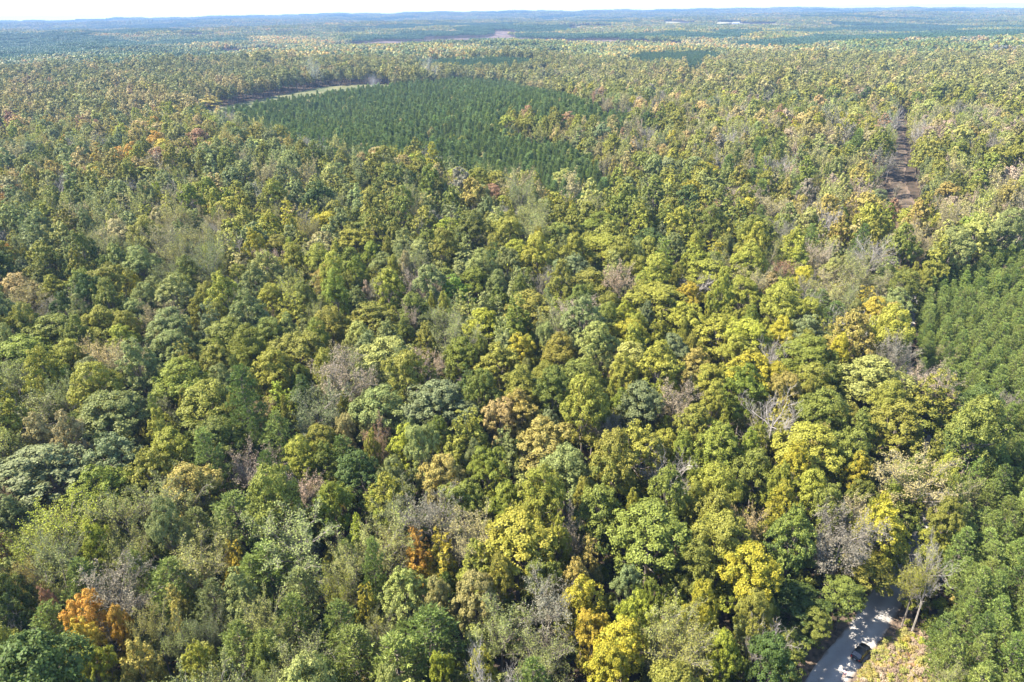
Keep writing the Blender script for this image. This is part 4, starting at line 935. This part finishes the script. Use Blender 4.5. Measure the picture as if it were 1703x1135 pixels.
for sd in (-1, 1):
    p1 = [(.98, sd * .84, .98), (-.35, sd * .86, 1.0), (-.35, sd * .70, 1.42), (.30, sd * .68, 1.41)]; p2 = [(-.41, sd * .86, 1.0), (-1.75, sd * .84, 1.04), (-1.30, sd * .70, 1.41), (-.41, sd * .70, 1.42)]
    for p in (p1, p2): slab('side_window', p if sd < 0 else p[::-1], .02, M_GLASS, car)
    mr = loft('wing_mirror', [[(.72, sd * .90, .98), (.86, sd * .90, .98), (.86, sd * .90, 1.12), (.72, sd * .90, 1.12)], [(.74, sd * 1.10, 1.0), (.85, sd * 1.10, 1.0), (.85, sd * 1.10, 1.13), (.74, sd * 1.10, 1.13)]], M_PAINT, car, bevel=.02)
    poly_obj('headlight', box(2.02, 2.19, sd * .45 if sd > 0 else -.72, .72 if sd > 0 else -.45, .60, .74), BOXF, M_LAMP, car, bevel=.03)
    poly_obj('tail_light', box(-2.21, -2.05, .48 if sd > 0 else -.80, .80 if sd > 0 else -.48, .74, .92), BOXF, M_TAIL, car, bevel=.03)
    for wx in (-1.35, 1.38):
        Vw, Fw = [], []; K = 28
        prof = [(.20, .80), (.31, .79), (.335, .84), (.335, .93), (.31, .965), (.20, .955)]
        for k in range(K):
            a = 2 * math.pi * k / K
            for rr_, yy in prof: Vw.append((wx + rr_ * math.cos(a), sd * (yy - .05), .33 + rr_ * math.sin(a)))
        m = len(prof)
        for k in range(K):
            for j in range(m): Fw.append((k * m + j, k * m + (j + 1) % m, ((k + 1) % K) * m + (j + 1) % m, ((k + 1) % K) * m + j))
        w = poly_obj('wheel', Vw, Fw, M_TYRE, car)
        Vr = [(wx, sd * .885, .33)] + [(wx + .215 * math.cos(2 * math.pi * k / 20), sd * .90, .33 + .215 * math.sin(2 * math.pi * k / 20)) for k in range(20)]
        poly_obj('rim', Vr, [(0, 1 + k, 1 + (k + 1) % 20) for k in range(20)], M_RIM, w)
poly_obj('number_plate', box(-2.26, -2.235, -.15, .15, .56, .72), BOXF, M_PLATE, car)
for yy in (-.5, .5): poly_obj('roof_rail', box(-1.15, .1, yy - .02, yy + .02, 1.50, 1.56), BOXF, M_TRIM, car)

# ------------------------------------------------------------------ person on the road behind the car
M_SKIN = plain('skin', (.46, .26, .19), .6, .3); M_SHIRT = plain('lavender_cloth', (.42, .38, .62), .9, .1); M_SHORTS = plain('navy_cloth', (.03, .03, .06), .9, .1); M_HAIR = plain('brown_hair', (.05, .03, .02), .7, .3); M_SHOE = plain('shoe', (.5, .48, .46), .7, .2)
def skinned(name, J, E_, mat, parent=None, sub=2, root=0, **props):
    me = bpy.data.meshes.new(name); me.from_pydata([j[0] for j in J], E_, []); me.materials.append(mat); o = mesh_obj(name, me, parent, **props)
    sk = o.modifiers.new('skin', 'SKIN'); sk.use_smooth_shade = True
    for v, j in zip(me.skin_vertices[0].data, J): v.radius = (j[1], j[1] if len(j) < 3 else j[2]); v.use_root = False
    me.skin_vertices[0].data[root].use_root = True
    s_ = o.modifiers.new('sub', 'SUBSURF'); s_.levels = sub; s_.render_levels = sub
    return o
px0, py0 = at(1403, 1127, 0)
J = [((0, 0, .95), .15, .11), ((0, 0, 1.15), .14, .10), ((0, .01, 1.35), .17, .11), ((0, .0, 1.50), .06), ((0, .02, 1.60), .08, .09), ((0, .02, 1.70), .09, .10), ((0, .01, 1.78), .05, .06),
     ((.10, 0, .90), .10), ((.11, .10, .50), .065), ((.11, -.02, .09), .042), ((.11, .14, .04), .04), ((-.10, 0, .90), .10), ((-.11, -.02, .50), .065), ((-.11, -.22, .12), .042), ((-.11, -.08, .04), .04),
     ((.21, 0, 1.40), .055), ((.27, -.06, 1.13), .042), ((.27, .08, .91), .03), ((.27, .12, .83), .035), ((-.21, 0, 1.40), .055), ((-.27, .04, 1.13), .042), ((-.27, .16, .92), .03), ((-.27, .20, .84), .035)]
Ed = [(0, 1), (1, 2), (2, 3), (3, 4), (4, 5), (5, 6), (0, 7), (7, 8), (8, 9), (9, 10), (0, 11), (11, 12), (12, 13), (13, 14), (2, 15), (15, 16), (16, 17), (17, 18), (2, 19), (19, 20), (20, 21), (21, 22)]
per = skinned('person', J, Ed, M_SKIN, None, category='person', label='person in lavender top and dark shorts walking on the gravel road behind the car')
per.location = (px0, py0, T(px0, py0) + .05); per.rotation_euler = (0, 0, hd - math.pi / 2)
for sx in (-1, 1):
    for k in range(5):      # fingers and thumb, lightly curled
        hx_, hy_ = sx * .27, (.12 if sx > 0 else .20); o5 = (k - 1.5) * .017 if k < 4 else -.03
        base_ = (hx_ - (.02 * sx if k == 4 else 0), hy_ + o5 + .0, (.83 if sx > 0 else .84) - (.02 if k < 4 else -.005)); ln5 = (.07, .08, .075, .06, .05)[k]
        skinned('finger' if k < 4 else 'thumb', [(base_, .009), ((base_[0] - .006 * sx, base_[1] + .006, base_[2] - ln5 * .5), .008), ((base_[0] - .018 * sx, base_[1] + .012, base_[2] - ln5), .006)], [(0, 1), (1, 2)], M_SKIN, per, 1)
skinned('shirt', [((0, 0, .98), .17, .13), ((0, 0, 1.15), .165, .125), ((0, .01, 1.36), .19, .13), ((0, 0, 1.47), .09), ((.21, 0, 1.41), .08), ((.26, -.04, 1.24), .065), ((-.21, 0, 1.41), .08), ((-.26, .02, 1.24), .065)], [(0, 1), (1, 2), (2, 3), (2, 4), (4, 5), (2, 6), (6, 7)], M_SHIRT, per)
skinned('shorts', [((0, 0, .94), .17, .13), ((.105, .01, .84), .11), ((.115, .07, .60), .095), ((-.105, 0, .84), .11), ((-.115, -.01, .60), .095)], [(0, 1), (1, 2), (0, 3), (3, 4)], M_SHORTS, per)
skinned('hair', [((0, .0, 1.64), .085, .10), ((0, -.01, 1.73), .098, .11), ((0, 0, 1.80), .06, .07)], [(0, 1), (1, 2)], M_HAIR, per)
skinned('nose', [((0, .11, 1.66), .014), ((0, .125, 1.645), .014)], [(0, 1)], M_SKIN, per, 1)
for sx, yy, zz in ((.11, .06, .05), (-.11, -.15, .06)):
    skinned('shoe', [((sx, yy - .07, zz + .02), .055), ((sx, yy + .10, zz - .005), .045)], [(0, 1)], M_SHOE, per, 1)

# ------------------------------------------------------------------ far farmhouses
M_WALL = plain('white_siding', (.80, .79, .76), .7, .3); M_ROOFM = plain('grey_roof', (.30, .30, .31), .6, .3); M_WIN = plain('window_glass', (.05, .06, .08), .1, .7)
for (hx_, hy_), L_, W_, rz, lab, rc in zip(HOUSES, (34, 40, 34), (12, 14, 12), (.1, -.2, .3), ('long white farm building in a clearing towards the left horizon', 'white farm building standing beside the pale hay fields near the horizon', 'tiny white house among far trees right of the pale hay fields'), (0, 1, 2)):
    r = bpy.data.objects.new('farmhouse', None); link(r); r.location = (hx_, hy_, T(hx_, hy_)); r.rotation_euler = (0, 0, rz); r['category'] = 'house'; r['label'] = lab
    r.scale = (1, 1, 1.25); hw, hl, e, g = W_ / 2, L_ / 2, 6.5, 10.5
    V = [(-hl, -hw, -1), (hl, -hw, -1), (hl, hw, -1), (-hl, hw, -1), (-hl, -hw, e), (hl, -hw, e), (hl, hw, e), (-hl, hw, e), (-hl, 0, g - .05), (hl, 0, g - .05)]
    poly_obj('wall', V, [(0, 1, 5, 4), (2, 3, 7, 6), (1, 2, 6, 9, 5), (3, 0, 4, 8, 7)], M_WALL, r, smooth_=False)
    ov = .6; V = [(-hl - ov, -hw - ov, e - .2), (hl + ov, -hw - ov, e - .2), (hl + ov, 0, g), (-hl - ov, 0, g), (-hl - ov, hw + ov, e - .2), (hl + ov, hw + ov, e - .2)]; V += [(a, b, c + .3) for a, b, c in V]
    poly_obj('roof', V, [(0, 1, 2, 3), (3, 2, 5, 4), (7, 6, 9, 8), (8, 9, 10, 11), (0, 6, 7, 1), (4, 5, 11, 10), (1, 7, 8, 2), (2, 8, 11, 5), (0, 3, 9, 6), (3, 4, 10, 9)], M_ROOFM, r, smooth_=False)
    for q in range(5): poly_obj('window', box(-hl + 3 + q * (L_ - 8) / 4, -hl + 5 + q * (L_ - 8) / 4, -hw - .08, -hw - .02, 2.2, 4.4), BOXF, M_WIN, r, smooth_=False)

# ------------------------------------------------------------------ smoke rising beyond the middle plantation
def smoke_mat():
    m, ns, lk = new_mat('smoke'); tc = N(ns, 'ShaderNodeTexCoord'); mp = N(ns, 'ShaderNodeMapping'); lk.new(tc.outputs['Object'], mp.inputs[0]); mp.inputs['Scale'].default_value = (.12, .12, .06)
    nz = N(ns, 'ShaderNodeTexNoise'); nz.inputs['Scale'].default_value = 1; nz.inputs['Detail'].default_value = 4; lk.new(mp.outputs[0], nz.inputs['Vector'])
    gr = N(ns, 'ShaderNodeVectorMath', operation='LENGTH'); g2 = N(ns, 'ShaderNodeMapping'); lk.new(tc.outputs['Generated'], g2.inputs[0]); g2.inputs['Location'].default_value = (-1, -1, -.9); g2.inputs['Scale'].default_value = (2, 2, 1.8)
    lk.new(g2.outputs[0], gr.inputs[0])
    f = math_(ns, lk, 'SUBTRACT', 1.0, gr.outputs['Value'], clamp=True); mr = N(ns, 'ShaderNodeMapRange'); mr.inputs[1].default_value = .42; mr.inputs[2].default_value = .72; lk.new(nz.outputs[0], mr.inputs[0])
    d = math_(ns, lk, 'MULTIPLY', math_(ns, lk, 'MULTIPLY', f, mr.outputs[0]), .032)
    pv = N(ns, 'ShaderNodeVolumePrincipled'); pv.inputs['Color'].default_value = (.92, .93, .95, 1); lk.new(d, pv.inputs['Density']); o = N(ns, 'ShaderNodeOutputMaterial'); lk.new(pv.outputs[0], o.inputs['Volume'])
    return m
M_SMOKE = smoke_mat()
SMOKE = [(541, 134, 34, 44, -.5, 'pale smoke plume leaning left above the pale meadow strip'), (618, 136, 40, 20, .1, 'thin low smoke drifting before the dark trees right of the meadow'), (722, 122, 46, 36, -.15, 'pale smoke plume rising at the far right edge of the pine plantation')]
for px_, py_, w_, h_, lean, lab in SMOKE:
    x, y = at(px_, py_ + 12, 8); V, Fc = [], []; K, R_ = 12, 7
    for i in range(R_):
        f = i / (R_ - 1); rr_ = w_ * .5 * (.35 + .65 * f) * (1 if 0 < i < R_ - 1 else .5)
        for k in range(K): a = 2 * math.pi * k / K; V.append((rr_ * math.cos(a) + lean * h_ * f, rr_ * .7 * math.sin(a), h_ * f))
    for i in range(R_ - 1):
        for k in range(K): Fc.append((i * K + k, i * K + (k + 1) % K, (i + 1) * K + (k + 1) % K, (i + 1) * K + k))
    Fc += [tuple(range(K))[::-1], tuple((R_ - 1) * K + k for k in range(K))]
    o = poly_obj('smoke_plume', V, Fc, M_SMOKE, None, kind='stuff', label=lab); o.location = (x, y, T(x, y) + 10)

# ------------------------------------------------------------------ haze: one closed box of even air round everything
zlo = float(min(v for v in gz.ravel())) - 1.0; zhi = 118.0
me = bpy.data.meshes.new('haze'); me.from_pydata(box(-16500, 16500, -16500, 16500, zlo, zhi), [], BOXF); hm, ns, lk = new_mat('haze_air')
pv = N(ns, 'ShaderNodeVolumePrincipled'); pv.inputs['Color'].default_value = (.22, .37, .64, 1); pv.inputs['Density'].default_value = HAZE_D; pv.inputs['Anisotropy'].default_value = 0.0
o = N(ns, 'ShaderNodeOutputMaterial'); lk.new(pv.outputs[0], o.inputs['Volume']); me.materials.append(hm); mesh_obj('haze', me, None, kind='stuff')

# ------------------------------------------------------------------ labels for the single trees: own look, neighbours, place

def size_word(w, k):
    q = wpx[np.array([i for i, _ in roots])]; return 'large' if w > 78 else ('small' if w < 42 else 'medium')
SHAPE = {'broad_wide': 'round crowned tree', 'broad_tall': 'tall upright tree', 'sparse': 'thin crowned tree', 'bare': 'leafless tree', 'pine': 'pine', 'pine_cone': 'pine'}
SHORT = {'broad_wide': 'tree', 'broad_tall': 'tree', 'sparse': 'thin tree', 'bare': 'bare tree', 'pine': 'pine', 'pine_cone': 'pine'}
COLW = dict(ol='olive', yg='yellow green', yo='mustard', ye='golden', ly='lemon yellow', go='amber', ora='orange', rs='rusty', oy='ochre', gg='grey green', sg='silvery', pg='pale green', py='pale yellow', ty='straw', to='tan',
            pk='pink tan', gy='ash grey', mv='mauve', gn='fresh green', dg='dark green', ot='peach', pi='green', pb='bright green', pd='deep green', pf='blue green', pm='deep green', yy='yellow')
ids = [i for i, _ in roots]; ia = np.array(ids)
def nbr(i, dx, dy):
    """nearest single tree seen to one side (dx, dy) of tree i in the picture"""
    ex, ey = PX[ia] - PX[i], PY[ia] - PY[i]; d = np.hypot(ex, ey); along = (ex * dx + ey * dy) / (d + 1e-6); m = (along > .78) & (d > 3)
    if not m.any(): return None
    k = np.where(m)[0][np.argmin(d[m])]; return trees[ia[k]] if d[k] < 230 else None
used = {}
FIRST_W = ['first', 'second', 'third', 'fourth', 'fifth', 'sixth', 'seventh', 'eighth', 'ninth', 'tenth', 'eleventh', 'twelfth', 'thirteenth', 'fourteenth', 'fifteenth', 'sixteenth', 'seventeenth', 'eighteenth', 'nineteenth', 'twentieth']
def place(i):
    x, y = PX[i], PY[i]
    v = 'at the bottom' if y > 1040 else 'low down' if y > 860 else 'just below the middle' if y > 640 else 'at mid height' if y > 480 else 'above the middle'
    h = 'far left' if x < 230 else 'left' if x < 560 else 'centre left' if x < 850 else 'centre right' if x < 1130 else 'right' if x < 1420 else 'far right'
    return v + ', ' + h
def near_mark(i):
    x, y = trees[i]['x'], trees[i]['y']; d = float(dist_poly([x], [y], ROADC)[0])
    if math.hypot(x - cx, y - cyy) < 22: return 'near the black car'
    if d < 13 and y < 330: return 'beside the gravel road'
    if math.hypot(x - DARK_HOLE[0], y - DARK_HOLE[1]) < 14: return 'beside the dark canopy hole'
    return None
GROUP = {'broadleaf_tree': 'leafy autumn trees of the woodland', 'thin_crowned_tree': 'thin crowned trees among the woodland', 'bare_tree': 'leafless grey trees in the woodland', 'pine_tree': 'pine trees'}
pend = []
for i, r in roots:
    t = trees[i]; col = COLW[t['c']]; sz = size_word(wpx[i], 0); own = f"{sz} {col} {SHAPE[t['kind']]}" if t['kind'] != 'bare' else f"{sz} leafless {'mauve' if t['c'] == 'mv' else 'grey'} tree"
    r['group'] = GROUP[kinds[i]] if t['layer'] != 4 else 'pines of the plantation right of the road'
    nd = {k: nbr(i, *v) for k, v in dict(l=(-1, 0), r=(1, 0), u=(0, -1), d=(0, 1)).items()}
    w = {k: (None if q is None else f"{COLW[q['c']]} {SHORT[q['kind']]}") for k, q in nd.items()}
    mk = near_mark(i); cand = []
    if mk: cand += [f"{own} {mk}"] + ([f"{own} {mk}, below a {w['u']}"] if w['u'] else []) + ([f"{own} {mk}, left of a {w['r']}"] if w['r'] else [])
    if w['u']: cand.append(f"{own} below a {w['u']}, {place(i)}")
    if w['r']: cand.append(f"{own} left of a {w['r']}, {place(i)}")
    if w['l']: cand.append(f"{own} right of a {w['l']}, {place(i)}")
    if w['d']: cand.append(f"{own} above a {w['d']}, {place(i)}")
    if w['l'] and w['r']: cand.append(f"{own} between a {w['l']} and a {w['r']}")
    if w['u'] and w['d']: cand.append(f"{own} below a {w['u']} and above a {w['d']}")
    cand = [c.replace(' a ash', ' an ash').replace(' a olive', ' an olive').replace(' a orange', ' an orange').replace(' a ochre', ' an ochre').replace(' a amber', ' an amber') for c in cand]
    pend.append((i, r, [c for c in cand if len(c.replace(',', '').split()) <= 16], own))
from collections import Counter
cnt = Counter(c for p in pend for c in set(p[2]))          # how many trees each wording is true of
left = []
for i, r, cand, own in pend:
    good = [c for c in cand if cnt[c] == 1 and c not in used]
    if good: used[good[0]] = i; r['label'] = good[0]
    else: left.append((i, r, own))
# the ones whose surroundings read alike: counted along a band of the picture from its left edge
BANDS = [(-100, 480, 'the band above mid height'), (480, 600, 'the mid height band'), (600, 720, 'the band just below the middle'), (720, 860, 'the band above the low trees'), (860, 1010, 'the low band'), (1010, 2000, 'the bottom band')]
for i, r, own in left:
    for b0, b1, bw in BANDS:
        if b0 <= PY[i] < b1:
            same = sorted([j for j in ids if b0 <= PY[j] < b1 and trees[j]['kind'] == trees[i]['kind'] and trees[j]['c'] == trees[i]['c']], key=lambda j: PX[j]); k = same.index(i); n_ = len(same)
            side, q = ('left', k) if k <= n_ - 1 - k else ('right', n_ - 1 - k)
            wd = FIRST_W[q] if q < 20 else f"number {q + 1}"
            lab = f"{COLW[trees[i]['c']]} {SHORT[trees[i]['kind']]}, {wd} such from the {side} in {bw}"
            if lab in used: lab = lab.replace(' such', ' of its kind')
            used[lab] = i; r['label'] = lab
print('labels', len(used), 'counted ones', len(left))
